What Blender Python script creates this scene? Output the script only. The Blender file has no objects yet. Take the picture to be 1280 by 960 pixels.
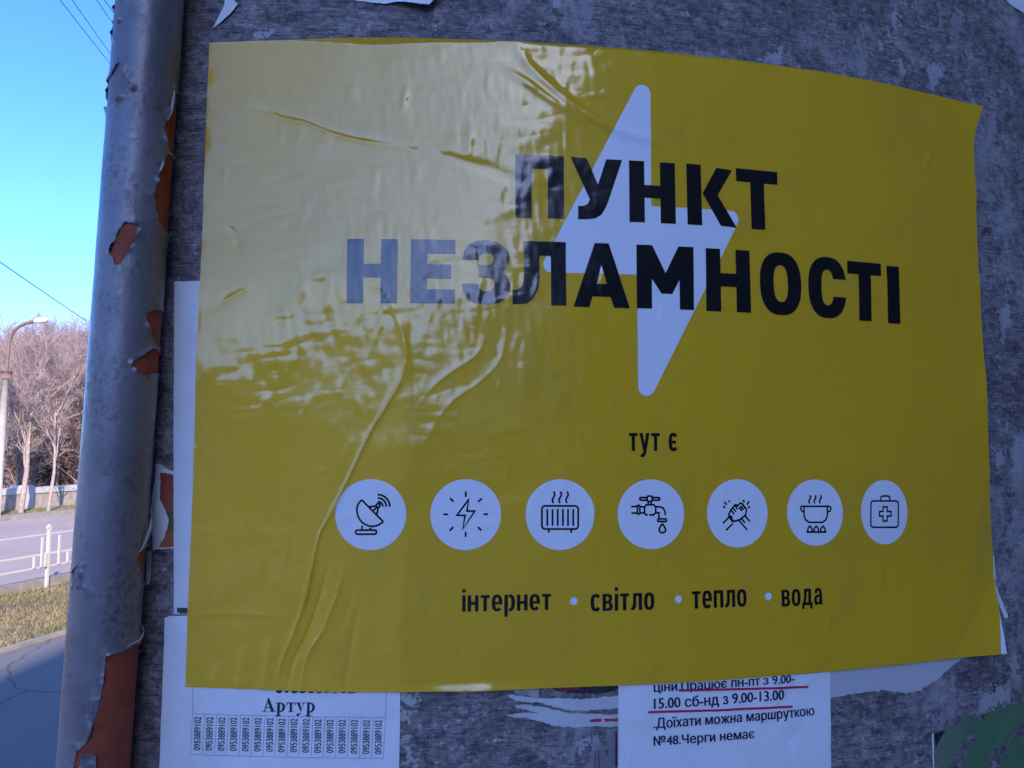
import bpy, bmesh, math, random
import numpy as np
from mathutils import Vector, Matrix
from mathutils.geometry import tessellate_polygon

S = bpy.context.scene
COL = S.collection
rad = math.radians

# ------------------------------------------------------------------ camera, sky, sun, exposure
CAM = np.array([0.0, 0.0, 1.6])
PITCH = 0.08243364
F_PX = 1000.0                      # focal length in pixels of the 1280 x 960 photograph
cam_data = bpy.data.cameras.new('camera')
cam_data.sensor_fit = 'HORIZONTAL'
cam_data.sensor_width = 36.0
cam_data.lens = 36.0 * F_PX / 1280.0
cam_data.clip_start = 0.02
cam_data.clip_end = 3000
cam = bpy.data.objects.new('camera', cam_data)
COL.objects.link(cam)
cam.location = CAM
cam.rotation_euler = (math.pi / 2 + PITCH, 0, 0)
S.camera = cam

SUN_AZ, SUN_EL = 25.0, 28.0        # azimuth measured from straight behind the camera towards the right
sun_vec = Vector((math.sin(rad(SUN_AZ)) * math.cos(rad(SUN_EL)), -math.cos(rad(SUN_AZ)) * math.cos(rad(SUN_EL)), math.sin(rad(SUN_EL))))
W = bpy.data.worlds.new('World')
S.world = W
W.use_nodes = True
wn = W.node_tree.nodes
bg = wn['Background']
sky = wn.new('ShaderNodeTexSky')
sky.sky_type = 'NISHITA'
sky.sun_disc = False
sky.sun_elevation = rad(SUN_EL)
sky.sun_rotation = math.atan2(sun_vec.x, sun_vec.y)
sky.altitude = 100
sky.air_density = 0.65
sky.dust_density = 0.9
sky.ozone_density = 2.0
hs = wn.new('ShaderNodeHueSaturation')
hs.inputs['Saturation'].default_value = 1.2
cool = wn.new('ShaderNodeMix'); cool.data_type = 'RGBA'; cool.blend_type = 'MULTIPLY'; cool.inputs[0].default_value = 1.0
cool.inputs[7].default_value = (.79, .95, 1.37, 1)      # the camera's cool white balance for the shade
W.node_tree.links.new(sky.outputs[0], hs.inputs['Color'])
W.node_tree.links.new(hs.outputs[0], cool.inputs[6])
W.node_tree.links.new(cool.outputs[2], bg.inputs['Color'])
bg.inputs['Strength'].default_value = 0.14
sl = bpy.data.lights.new('sun', 'SUN')
sl.energy = 2.4
sl.angle = rad(0.5)
sl.color = (1.0, 0.85, 0.75)
sun = bpy.data.objects.new('sun', sl)
COL.objects.link(sun)
sun.rotation_euler = sun_vec.to_track_quat('Z', 'Y').to_euler()
vs = S.view_settings
vs.view_transform = 'Standard'
vs.look = 'None'
vs.gamma = 1
vs.use_curve_mapping = False
vs.exposure = 1.62
S.cycles.max_bounces = 6
S.cycles.caustics_reflective = False
S.cycles.caustics_refractive = False

# ------------------------------------------------------------------ helpers
RNG = np.random.default_rng(7)

def tag(o, label=None, cat=None, group=None, kind=None):
    if label: o['label'] = label
    if cat: o['category'] = cat
    if group: o['group'] = group
    if kind: o['kind'] = kind
    return o

def empty(name, loc, label, cat, group=None, kind=None):
    o = bpy.data.objects.new(name, None)
    o.empty_display_size = 0.1
    o.location = loc
    COL.objects.link(o)
    return tag(o, label, cat, group, kind)

def mesh_obj(name, V, Fc, mat, parent=None, smooth=True, normals=None, uv=None):
    """V, world coordinates; the mesh is shifted to the parent's origin when there is one."""
    V = np.asarray(V, dtype=float)
    base = np.array(parent.location) if parent is not None else np.zeros(3)
    if parent is not None and parent.parent is not None:
        base = base + np.array(parent.parent.location)
    me = bpy.data.meshes.new(name)
    me.from_pydata((V - base).tolist(), [], [list(map(int, f)) for f in Fc])
    if mat: 
        for m in (mat if isinstance(mat, (list, tuple)) else [mat]): me.materials.append(m)
    if smooth:
        me.polygons.foreach_set('use_smooth', [True] * len(me.polygons))
    if uv is not None:
        l = me.uv_layers.new(name='UVMap')
        idx = np.empty(len(me.loops), dtype=np.int32)
        me.loops.foreach_get('vertex_index', idx)
        l.data.foreach_set('uv', np.asarray(uv, dtype=np.float32)[idx].ravel())
    if normals is not None:
        me.normals_split_custom_set_from_vertices(np.asarray(normals).tolist())
    me.update()
    o = bpy.data.objects.new(name, me)
    COL.objects.link(o)
    if parent is not None: o.parent = parent
    return o

class MB:
    """collects boxes and tubes into one mesh"""
    def __init__(s): s.v = []; s.f = []
    def add(s, V, Fc):
        n = len(s.v); s.v += [tuple(p) for p in V]; s.f += [[i + n for i in f] for f in Fc]; return s
    def box(s, c, size, ax=None):
        c = np.array(c, float); h = np.array(size, float) / 2
        A = np.eye(3) if ax is None else np.array(ax, float)
        V = [c + A[0] * h[0] * i + A[1] * h[1] * j + A[2] * h[2] * k for i in (-1, 1) for j in (-1, 1) for k in (-1, 1)]
        return s.add(V, [(0, 1, 3, 2), (4, 6, 7, 5), (0, 4, 5, 1), (2, 3, 7, 6), (0, 2, 6, 4), (1, 5, 7, 3)])
    def tube(s, P, Rr, n=8, cap=True):
        P = np.array(P, float); m = len(P)
        Rr = np.full(m, Rr) if np.isscalar(Rr) else np.array(Rr, float)
        T = np.gradient(P, axis=0); T /= np.linalg.norm(T, axis=1)[:, None] + 1e-12
        up = np.array([0, 0, 1.0]) if abs(T[0][2]) < .9 else np.array([1.0, 0, 0])
        V = []
        for i in range(m):
            a = np.cross(T[i], up); a /= np.linalg.norm(a) + 1e-12; b = np.cross(T[i], a)
            for k in range(n):
                t = 2 * math.pi * k / n
                V.append(P[i] + Rr[i] * (a * math.cos(t) + b * math.sin(t)))
        Fc = [(i * n + k, i * n + (k + 1) % n, (i + 1) * n + (k + 1) % n, (i + 1) * n + k) for i in range(m - 1) for k in range(n)]
        if cap: Fc += [tuple(range(n)), tuple(range((m - 1) * n, m * n))[::-1]]
        return s.add(V, Fc)
    def build(s, name, mat, parent=None, smooth=False): 
        o = mesh_obj(name, s.v, s.f, mat, parent, smooth)
        return o

# --- materials
def mat_new(name):
    m = bpy.data.materials.new(name); m.use_nodes = True
    return m, m.node_tree.nodes, m.node_tree.links, m.node_tree.nodes['Principled BSDF']

def mat_plain(name, col, rough=.6, spec=.5, var=0.0, scale=30, bump=0.0, metallic=0.0):
    m, n, l, p = mat_new(name)
    p.inputs['Roughness'].default_value = rough
    p.inputs['Specular IOR Level'].default_value = spec
    p.inputs['Metallic'].default_value = metallic
    p.inputs['Base Color'].default_value = (*col, 1)
    if var or bump:
        tc = n.new('ShaderNodeTexCoord'); t = n.new('ShaderNodeTexNoise')
        t.inputs['Scale'].default_value = scale; t.inputs['Detail'].default_value = 8; t.inputs['Roughness'].default_value = .65
        l.new(tc.outputs['Object'], t.inputs['Vector'])
        if var:
            r = n.new('ShaderNodeValToRGB')
            r.color_ramp.elements[0].position = .3; r.color_ramp.elements[1].position = .7
            r.color_ramp.elements[0].color = (*[c * (1 - var) for c in col], 1)
            r.color_ramp.elements[1].color = (*[min(1, c * (1 + var)) for c in col], 1)
            l.new(t.outputs['Fac'], r.inputs['Fac']); l.new(r.outputs[0], p.inputs['Base Color'])
        if bump:
            b = n.new('ShaderNodeBump'); b.inputs['Strength'].default_value = bump; b.inputs['Distance'].default_value = .01
            l.new(t.outputs['Fac'], b.inputs['Height']); l.new(b.outputs[0], p.inputs['Normal'])
    return m

class NT:
    """small node helper"""
    def __init__(s, m): s.n = m.node_tree.nodes; s.l = m.node_tree.links
    def noise(s, vec, scale, detail=4, rough=.5, dist=0):
        t = s.n.new('ShaderNodeTexNoise'); t.inputs['Scale'].default_value = scale; t.inputs['Detail'].default_value = detail
        t.inputs['Roughness'].default_value = rough; t.inputs['Distortion'].default_value = dist
        s.l.new(vec, t.inputs['Vector']); return t.outputs['Fac']
    def mapping(s, vec, scale, loc=(0, 0, 0), rot=(0, 0, 0)):
        t = s.n.new('ShaderNodeMapping'); t.inputs['Scale'].default_value = scale; t.inputs['Location'].default_value = loc
        t.inputs['Rotation'].default_value = rot
        s.l.new(vec, t.inputs['Vector']); return t.outputs[0]
    def ramp(s, fac, stops, interp='LINEAR'):
        r = s.n.new('ShaderNodeValToRGB'); cr = r.color_ramp; cr.interpolation = interp
        while len(cr.elements) < len(stops): cr.elements.new(.5)
        for e, (p, c) in zip(cr.elements, stops):
            e.position = p; e.color = (c, c, c, 1) if np.isscalar(c) else (*c, 1)
        s.l.new(fac, r.inputs['Fac']); return r.outputs[0]
    def mix(s, fac, a, b, mode='MIX'):
        t = s.n.new('ShaderNodeMix'); t.data_type = 'RGBA'; t.blend_type = mode
        for sock, v in ((t.inputs[0], fac), (t.inputs[6], a), (t.inputs[7], b)):
            if isinstance(v, (int, float)): sock.default_value = v if sock.type == 'VALUE' else (v, v, v, 1)
            elif isinstance(v, tuple): sock.default_value = (*v, 1)
            else: s.l.new(v, sock)
        return t.outputs[2]
    def math(s, op, a, b=0.0, clamp=False):
        t = s.n.new('ShaderNodeMath'); t.operation = op; t.use_clamp = clamp
        for sock, v in ((t.inputs[0], a), (t.inputs[1], b)):
            if isinstance(v, (int, float)): sock.default_value = v
            else: s.l.new(v, sock)
        return t.outputs[0]
    def sep(s, vec):
        t = s.n.new('ShaderNodeSeparateXYZ'); s.l.new(vec, t.inputs[0]); return t.outputs
    def bump(s, h, strength, dist):
        b = s.n.new('ShaderNodeBump'); b.inputs['Strength'].default_value = strength; b.inputs['Distance'].default_value = dist
        s.l.new(h, b.inputs['Height']); return b.outputs[0]
    def coord(s, which): return s.n.new('ShaderNodeTexCoord').outputs[which]

# --- rays of the camera used to read places off the photograph
def ray(px, py):
    c, s = math.cos(PITCH), math.sin(PITCH)
    dx = (np.asarray(px, float) - 640) / F_PX; dz = -(np.asarray(py, float) - 480) / F_PX
    return np.stack([dx, c - s * dz, s + c * dz], -1)
def at_depth(px, py, t): return CAM + ray(px, py) * t

# --- the round pillar: s = arc length (mm), z = height relative to the lens (mm), o = distance off the surface (mm)
PR = 1683.18; PCX = -164.49; PCY = 2411.02
def at(px, py):
    D = ray(px, py)
    A = D[..., 0] ** 2 + D[..., 1] ** 2; B = -2 * (D[..., 0] * PCX + D[..., 1] * PCY); Cc = PCX ** 2 + PCY ** 2 - PR ** 2
    t = (-B - np.sqrt(np.maximum(B * B - 4 * A * Cc, 0))) / (2 * A)
    P = D * t[..., None]
    a = np.arctan2(P[..., 0] - PCX, -(P[..., 1] - PCY))
    return np.stack([PR * a, P[..., 2]], -1)
def atl(pts): 
    p = np.array(pts, float); return at(p[:, 0], p[:, 1])
def cyl(s, z, o):
    a = s / PR
    return np.stack([PCX + (PR + o) * np.sin(a), PCY - (PR + o) * np.cos(a), z + CAM[2] * 1000], -1) / 1000.0

# --- smooth random fields in numpy
def noise_field(seed, size=(1024, 1024), wl=40.0, band=0.6, step=1.0, aniso=1.0, skew=0.0):
    """periodic band-limited noise, unit variance; wl = wavelength in mm"""
    r = np.random.default_rng(seed); w = r.standard_normal(size)
    fx = np.fft.fftfreq(size[0], step)[:, None] * aniso; fy = np.fft.fftfreq(size[1], step)[None, :]
    f = np.hypot(fx, fy + skew * fx) + 1e-9
    g = np.exp(-(np.log(f * wl) / band) ** 2 / 2)
    n = np.fft.ifft2(np.fft.fft2(w) * g).real
    return n / n.std()
def sample(field, s, z, step=1.0):
    x = (s / step) % field.shape[0]; y = (z / step) % field.shape[1]
    i = np.floor(x).astype(int); j = np.floor(y).astype(int); u = x - i; v = y - j
    u = u * u * (3 - 2 * u); v = v * v * (3 - 2 * v)
    i2 = (i + 1) % field.shape[0]; j2 = (j + 1) % field.shape[1]; i %= field.shape[0]; j %= field.shape[1]
    return (field[i, j] * (1 - u) + field[i2, j] * u) * (1 - v) + (field[i, j2] * (1 - u) + field[i2, j2] * u) * v
def sstep(a, b, x):
    t = np.clip((x - a) / (b - a), 0, 1); return t * t * (3 - 2 * t)
def poly_dist(s, z, L):
    """distance to polyline L, parameter 0..1 along it, signed side"""
    L = np.asarray(L, float); seg = np.linalg.norm(np.diff(L, axis=0), axis=1); cum = np.concatenate([[0], np.cumsum(seg)]); tot = cum[-1]
    best = np.full(s.shape, 1e9); par = np.zeros(s.shape); side = np.ones(s.shape)
    for k in range(len(seg)):
        d = (L[k + 1] - L[k]) / (seg[k] + 1e-9)
        x = s - L[k][0]; y = z - L[k][1]
        t = np.clip(x * d[0] + y * d[1], 0, seg[k])
        dd = np.hypot(x - t * d[0], y - t * d[1]); m = dd < best
        best = np.where(m, dd, best); par = np.where(m, (cum[k] + t) / tot, par); side = np.where(m, np.sign(d[0] * y - d[1] * x), side)
    return best, par, side
def smooth_line(pts, n=8):
    P = np.array(pts, float); Q = np.vstack([2 * P[0] - P[1], P, 2 * P[-1] - P[-2]]); out = []
    for i in range(1, len(Q) - 2):
        for t in np.linspace(0, 1, n, endpoint=False):
            a, b, c, d = Q[i - 1], Q[i], Q[i + 1], Q[i + 2]
            out.append(.5 * (2 * b + (c - a) * t + (2 * a - 5 * b + 4 * c - d) * t * t + (3 * b - a - 3 * c + d) * t ** 3))
    out.append(P[-1]); return np.array(out)

# --- sheets lying on the wall
class Sheet:
    def __init__(s, off): s.off = off
    def place(s, st, zt, extra=0.0):
        st = np.asarray(st, float); zt = np.asarray(zt, float)
        P = cyl(st, zt, s.off(st, zt) + extra); e = .5
        du = cyl(st + e, zt, s.off(st + e, zt)) - cyl(st - e, zt, s.off(st - e, zt))
        dv = cyl(st, zt + e, s.off(st, zt + e)) - cyl(st, zt - e, s.off(st, zt - e))
        N = np.cross(du, dv); N /= np.linalg.norm(N, axis=1)[:, None] + 1e-15
        return P, N

def area2(P):
    P = np.array(P, float); x, y = P[:, 0], P[:, 1]; return .5 * np.sum(x * np.roll(y, -1) - y * np.roll(x, -1))
def fill(loops):
    """triangles over the points of an outline with holes"""
    pts = [p for L in loops for p in L]
    if len(loops) == 1 and len(pts) <= 4: return pts, [tuple(range(len(pts)))]
    want = abs(area2(loops[0])) - sum(abs(area2(L)) for L in loops[1:]); best = None
    for ang in (.37, 1.1, 2.0, .05):
        c, q = math.cos(ang), math.sin(ang)
        T = tessellate_polygon([[Vector((p[0] * c - p[1] * q, p[0] * q + p[1] * c, 0)) for p in L] for L in loops])
        err = abs(sum(abs(area2([pts[i] for i in t])) for t in T) - want)
        if best is None or err < best[0]: best = (err, T)
        if err < .002 * want: break
    return pts, best[1]

def flat_mesh(groups, grid=4.0):
    """groups of loops (outline + holes) in the s,z plane, filled and cut along a grid; returns points and faces"""
    bm = bmesh.new()
    for loops in groups:
        pts, tri = fill(loops)
        vs_ = [bm.verts.new((p[0], p[1], 0)) for p in pts]
        for t in tri:
            if len(set(t)) >= 3:
                try: bm.faces.new([vs_[i] for i in t])
                except ValueError: pass
    if grid and bm.verts:
        xs = [v.co.x for v in bm.verts]; ys = [v.co.y for v in bm.verts]
        for ax, lo, hi in ((0, min(xs), max(xs)), (1, min(ys), max(ys))):
            k = math.floor(lo / grid) + 1
            while k * grid < hi:
                co = [0, 0, 0]; no = [0, 0, 0]; co[ax] = k * grid; no[ax] = 1
                bmesh.ops.bisect_plane(bm, geom=bm.verts[:] + bm.edges[:] + bm.faces[:], plane_co=co, plane_no=no, dist=1e-5)
                k += 1
    bm.normal_update()
    bm.verts.index_update()
    V = np.array([v.co[:2] for v in bm.verts]); Fc = []
    for f in bm.faces:
        ids = [v.index for v in f.verts]
        Fc.append(ids if f.normal.z > 0 else ids[::-1])
    bm.free()
    return V, Fc

def lay(name, sheet, groups, mat, parent=None, extra=0.0, grid=4.0, micro=0.0):
    if micro:                                   # strokes that cross each other lie a hair apart
        VV, FF, EE, n0 = [], [], [], 0
        for q, grp in enumerate(groups):
            V, Fc = flat_mesh([grp], grid)
            VV.append(V); FF += [[i + n0 for i in f] for f in Fc]; EE.append(np.full(len(V), extra + micro * (q % 9))); n0 += len(V)
        V = np.vstack(VV); Fc = FF; extra = np.concatenate(EE)
    else:
        V, Fc = flat_mesh(groups, grid)
    P, N = sheet.place(V[:, 0], V[:, 1], extra)
    return mesh_obj(name, P, Fc, mat, parent, True, N, V / 1000.0)

def torn(pts, amp=.9, step=2.0, seed=0, closed=True):
    """a torn outline: pixel polygon refined and jittered"""
    r = np.random.default_rng(seed); P = np.array(pts, float); out = []
    n = len(P)
    for i in range(n):
        a, b = P[i], P[(i + 1) % n]; d = b - a; L = np.hypot(*d); k = max(1, int(L / step)); nn = np.array([-d[1], d[0]]) / (L + 1e-9)
        w = 0
        for j in range(k):
            t = j / k; w = .6 * w + r.normal(0, amp * .6)
            out.append(a + d * t + nn * (w * min(1, 6 * min(t, 1 - t)) if j else 0))
    return out

def strip(pts, w, closed=False):
    """stroke of width w along a polyline -> one loop per joint-mitred quad run (as groups)"""
    P = np.array(pts, float)
    if closed: P = np.vstack([P, P[0]])
    n = len(P); T = np.diff(P, axis=0); T /= np.linalg.norm(T, axis=1)[:, None] + 1e-9
    Lf, Rt = [], []
    for i in range(n):
        if closed: t0, t1 = T[(i - 1) % (n - 1)], T[i % (n - 1)]
        else: t0, t1 = T[max(0, i - 1)], T[min(n - 2, i)]
        m = t0 + t1; m /= np.linalg.norm(m) + 1e-9; nn = np.array([-m[1], m[0]]); k = 1 / max(.5, abs(m @ t0))
        Lf.append(P[i] + nn * w / 2 * k); Rt.append(P[i] - nn * w / 2 * k)
    return [[[Lf[i], Lf[i + 1], Rt[i + 1], Rt[i]]] for i in range(n - 1)]

def text_loops(body, bold=0.0, space=1.0):
    """outlines of the letters in the built-in face, thickened by bold; each outline with its holes"""
    c = bpy.data.curves.new('lettering', 'FONT'); c.body = body; c.resolution_u = 3; c.space_character = space; c.fill_mode = 'NONE'
    o = bpy.data.objects.new('lettering', c); COL.objects.link(o)
    me = o.to_mesh(); V = np.array([v.co[:2] for v in me.vertices]); adj = {}
    for e in me.edges:
        i, j = e.vertices; adj.setdefault(i, []).append(j); adj.setdefault(j, []).append(i)
    o.to_mesh_clear(); bpy.data.objects.remove(o); bpy.data.curves.remove(c)
    seen = set(); L = []
    for st in adj:
        if st in seen: continue
        lp = [st]; seen.add(st); cur = st
        while True:
            nx = [x for x in adj[cur] if x not in seen]
            if not nx: break
            cur = nx[0]; seen.add(cur); lp.append(cur)
        P = V[lp]; d = np.linalg.norm(P - np.roll(P, 1, 0), axis=1); P = P[d > 1e-5]
        if len(P) >= 3: L.append(P)
    def inside(P, p):
        c_ = False
        for i in range(len(P)):
            a, b = P[i - 1], P[i]
            if (a[1] > p[1]) != (b[1] > p[1]) and p[0] < (b[0] - a[0]) * (p[1] - a[1]) / (b[1] - a[1]) + a[0]: c_ = not c_
        return c_
    sig = [np.sign(area2(P)) for P in L]; lo = [P.min(0) for P in L]; hi = [P.max(0) for P in L]; res = []; hole_of = {}
    for i, P in enumerate(L):
        par = [j for j, Q in enumerate(L) if j != i and sig[j] != sig[i] and (lo[j] <= lo[i]).all() and (hi[j] >= hi[i]).all() and inside(Q, P[0])]
        if par: hole_of[i] = min(par, key=lambda j: abs(area2(L[j])))
    for i, P in enumerate(L):
        if i in hole_of: continue
        res.append([P] + [L[h] for h, j in hole_of.items() if j == i])
    if bold:                                    # a bold cut: the same strokes struck three times side by side
        res = [[Q + np.array([dx, dy]) for Q in g_] for g_ in res for dx, dy in ((-bold, -bold * .4), (0, bold * .4), (bold, -bold * .2))]
    return res
def text_box(body, s0, s1, z0, z1, bold=0.0, rot=False, space=1.0):
    G = text_loops(body, bold, space); A = np.vstack([L for g_ in G for L in g_]); lo, hi = A.min(0), A.max(0)
    def f(P):
        U = (P - lo) / (hi - lo)
        if rot: U = np.stack([1 - U[:, 1], U[:, 0]], -1)
        return np.stack([s0 + U[:, 0] * (s1 - s0), z0 + U[:, 1] * (z1 - z0)], -1)
    return [[f(L) for L in g_] for g_ in G]
def px_box(x0, x1, yt, yb):
    xm = (x0 + x1) / 2; ym = (yt + yb) / 2
    return at(x0, ym)[0], at(x1, ym)[0], at(xm, yb)[1], at(xm, yt)[1]

# ================================================================== materials
def pillar_material():
    m, n, l, p = mat_new('weathered_wall'); k = NT(m)
    uv = k.coord('UV')                                # metres along the arc, metres up
    grain = k.noise(k.mapping(uv, (34, 120, 1)), 1.0, 8, .72, 1.2)
    grain2 = k.noise(k.mapping(uv, (70, 520, 1), (3, 7, 0)), 1.0, 4, .65, .5)
    big = k.noise(k.mapping(uv, (5, 7, 1), (1, 2, 0)), 1.0, 6, .6, .6)
    mid = k.noise(k.mapping(uv, (26, 34, 1), (9, 2, 0)), 1.0, 8, .68, .8)
    gf = k.math('ADD', k.math('MULTIPLY', grain, .62), k.math('MULTIPLY', grain2, .38))
    c = k.ramp(gf, [(.36, (.09, .078, .08)), (.46, (.20, .175, .173)), (.54, (.28, .25, .245)), (.66, (.38, .35, .34))])
    c = k.mix(k.ramp(big, [(.35, .6), (.62, 0)]), c, (.12, .09, .10))
    c = k.mix(k.ramp(mid, [(.52, 0), (.66, .6)]), c, (.42, .37, .36))
    dash = k.noise(k.mapping(uv, (55, 480, 1), (2, 4, 0)), 1.0, 3, .6, .3)
    c = k.mix(k.ramp(dash, [(.55, 0), (.63, .75)]), c, (.05, .04, .046))
    dl = k.noise(k.mapping(uv, (48, 400, 1), (7, 1, 0)), 1.0, 3, .6, .3)
    c = k.mix(k.ramp(dl, [(.60, 0), (.70, .6)]), c, (.50, .45, .44))
    mott = k.noise(k.mapping(uv, (85, 100, 1), (4, 6, 0)), 1.0, 6, .75, .4)
    c = k.mix(k.ramp(mott, [(.40, .75), (.52, 0)]), c, (.07, .06, .068))
    # pits and dark blots
    blot = k.noise(k.mapping(uv, (42, 75, 1), (5, 1, 0)), 1.0, 5, .6, .5)
    c = k.mix(k.ramp(blot, [(.58, 0), (.70, .8)]), c, (.045, .038, .045))
    # pale glue and paper residue, streaky, commoner round to the right
    sx = k.sep(uv)
    right = k.ramp(sx[0], [(.0, 0), (.35, .35), (.62, 1)])
    res = k.noise(k.mapping(uv, (30, 19, 1), (2, 8, 0)), 1.0, 10, .8, .6)
    patch = k.noise(k.mapping(uv, (7, 5, 1), (4, 4, 0)), 1.0, 3, .5)
    rr = k.math('ADD', k.math('MULTIPLY', res, .7), k.math('MULTIPLY', patch, .3))
    rr = k.math('ADD', rr, k.math('MULTIPLY', right, .035))
    c = k.mix(k.ramp(rr, [(.535, 0), (.60, .4), (.70, .75)]), c, (.44, .43, .44))
    spk = k.noise(k.mapping(uv, (210, 170, 1), (6, 2, 0)), 1.0, 4, .7)
    c = k.mix(k.math('MULTIPLY', k.ramp(spk, [(.57, 0), (.65, .85)]), k.ramp(mid, [(.42, .1), (.6, 1)])), c, (.55, .53, .54))
    l.new(c, p.inputs['Base Color'])
    p.inputs['Roughness'].default_value = .85
    p.inputs['Specular IOR Level'].default_value = .25
    h = k.math('ADD', k.math('MULTIPLY', gf, 1.0), k.math('MULTIPLY', mid, .9))
    l.new(k.bump(h, .7, .0025), p.inputs['Normal'])
    return m

def paper_material(name, col=(.78, .79, .80), rough=.65, stain=.12, tint=(.55, .53, .50)):
    m, n, l, p = mat_new(name); k = NT(m); uv = k.coord('UV')
    a = k.noise(k.mapping(uv, (9, 9, 1)), 1.0, 5, .6, .5)
    b = k.noise(k.mapping(uv, (90, 90, 1)), 1.0, 5, .65)
    c = k.mix(k.ramp(a, [(.45, 0), (.75, stain * 2)]), col, tint)
    c = k.mix(k.ramp(b, [(.55, 0), (.8, stain)]), c, tint)
    l.new(c, p.inputs['Base Color']); p.inputs['Roughness'].default_value = rough; p.inputs['Specular IOR Level'].default_value = .35
    l.new(k.bump(k.noise(k.mapping(uv, (38, 30, 1)), 1.0, 5, .6, .4), .5, .0022), p.inputs['Normal'])
    return m

POSTER_ROUGH, POSTER_SPEC = .115, .82
def poster_material(name, col, back=None, over=None, spec=POSTER_SPEC):
    """glossy print on thin film; over = colour where the film lies on white sheets (they show through)"""
    m, n, l, p = mat_new(name); k = NT(m); uv = k.coord('UV')
    p.inputs['Specular IOR Level'].default_value = spec
    base = k.mix(1.0, col, col)
    if over:
        xyz = k.sep(uv); wob = k.math('MULTIPLY', k.math('SUBTRACT', k.noise(k.mapping(uv, (14, 14, 1)), 1.0, 3, .5), .5), .012)
        sx = k.math('ADD', xyz[0], wob)
        inx = k.ramp(k.math('ADD', k.math('MULTIPLY', sx, 10.0), .0), [(.0, 1), (.58, 1), (.75, 0)]); iny = k.ramp(k.math('ADD', k.math('MULTIPLY', k.math('ADD', xyz[1], wob), 2.0), .5), [(.79, 1), (.825, 0)])
        base = k.mix(k.math('MULTIPLY', inx, iny), base, over)
        a = k.noise(k.mapping(uv, (3, 3, 1)), 1.0, 4, .55)
        base = k.mix(k.ramp(a, [(.35, 0), (.7, .22)]), base, (.62, .36, .02))
        d = k.noise(k.mapping(uv, (160, 160, 1)), 1.0, 6, .8)
        base = k.mix(k.ramp(d, [(.57, 0), (.76, .5)]), base, (.50, .42, .25))
        st = k.noise(k.mapping(uv, (11, 7, 1), (5, 2, 0)), 1.0, 7, .7, .6)
        base = k.mix(k.ramp(st, [(.54, 0), (.70, .30)]), base, (.46, .30, .06))
    if back:
        g = n.new('ShaderNodeNewGeometry')
        base = k.mix(g.outputs['Backfacing'], base, back)
    l.new(base, p.inputs['Base Color'])
    h = k.math('ADD', k.noise(k.mapping(uv, (70, 70, 1)), 1.0, 3, .5), k.math('MULTIPLY', k.noise(k.mapping(uv, (40, 300, 1)), 1.0, 4, .6), .35))
    l.new(k.bump(h, .10, .0010), p.inputs['Normal'])
    rr = k.ramp(k.noise(k.mapping(uv, (9, 9, 1), (3, 3, 0)), 1.0, 6, .7), [(.3, POSTER_ROUGH * .75), (.7, POSTER_ROUGH * 1.6)])
    l.new(rr, p.inputs['Roughness'])
    return m

def paint_material():
    m, n, l, p = mat_new('pipe_grey_paint'); k = NT(m); uv = k.coord('UV')
    big = k.noise(k.mapping(uv, (14, 9, 1)), 1.0, 6, .62, .5)
    fine = k.noise(k.mapping(uv, (120, 95, 1)), 1.0, 6, .7)
    c = k.ramp(big, [(.3, (.105, .10, .112)), (.5, (.165, .155, .17)), (.7, (.22, .21, .22))])
    sp = k.noise(k.mapping(uv, (190, 150, 1), (3, 3, 0)), 1.0, 5, .7)
    clus = k.noise(k.mapping(uv, (26, 17, 1), (8, 1, 0)), 1.0, 4, .6)
    spk = k.math('MULTIPLY', k.ramp(sp, [(.49, 0), (.57, 1)]), k.ramp(clus, [(.46, 0), (.58, 1)]))
    c = k.mix(k.math('MULTIPLY', spk, .9), c, (.075, .07, .085))
    smear = k.noise(k.mapping(uv, (60, 8, 1), (1, 5, 0)), 1.0, 4, .6)
    c = k.mix(k.ramp(smear, [(.55, 0), (.75, .35)]), c, (.30, .295, .305))
    l.new(c, p.inputs['Base Color'])
    l.new(k.ramp(fine, [(.3, .26), (.7, .46)]), p.inputs['Roughness'])
    p.inputs['Specular IOR Level'].default_value = .9
    h = k.math('ADD', k.math('MULTIPLY', big, 1.0), k.math('MULTIPLY', fine, .22))
    h = k.math('SUBTRACT', h, k.math('MULTIPLY', spk, .18))
    l.new(k.bump(h, .28, .003), p.inputs['Normal'])
    return m

M_PILLAR = pillar_material()
M_PAPER = paper_material('white_paper')
M_PAPER_DULL = paper_material('dull_white_paper', (.56, .56, .57), .7, .3, (.35, .33, .33))
M_PAPER_OLD = paper_material('old_paper', (.36, .36, .37), .75, .85, (.20, .18, .185))
M_PAPER_GLUE = paper_material('glue_remains', (.40, .44, .40), .8, .3, (.25, .25, .24))
M_YELLOW = poster_material('poster_yellow', (.75, .43, .013), (.80, .78, .66), (.85, .485, .022))
M_WHITE = poster_material('poster_white', (.80, .81, .84))
M_BLACK = poster_material('poster_black', (.009, .008, .008), spec=.8)
M_INK = mat_plain('black_ink', (.02, .02, .05), .55, .3)
M_INK_GREY = mat_plain('thin_grey_ink', (.12, .13, .2), .55, .3)
M_INK_RED = mat_plain('red_ink', (.50, .02, .08), .55, .3)
M_PAINT = paint_material()
M_PRIMER = mat_plain('red_primer', (.30, .068, .036), .7, .3, .22, 60, .3)
M_OLDCOAT = mat_plain('older_grey_coat', (.155, .14, .158), .5, .5, .2, 60, .2)
M_FLAKE = mat_plain('paint_flake_edge', (.40, .39, .39), .6, .4, .15, 200)
M_STEEL = mat_plain('rusty_steel', (.10, .06, .045), .7, .4, .4, 60, .3)

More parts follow.
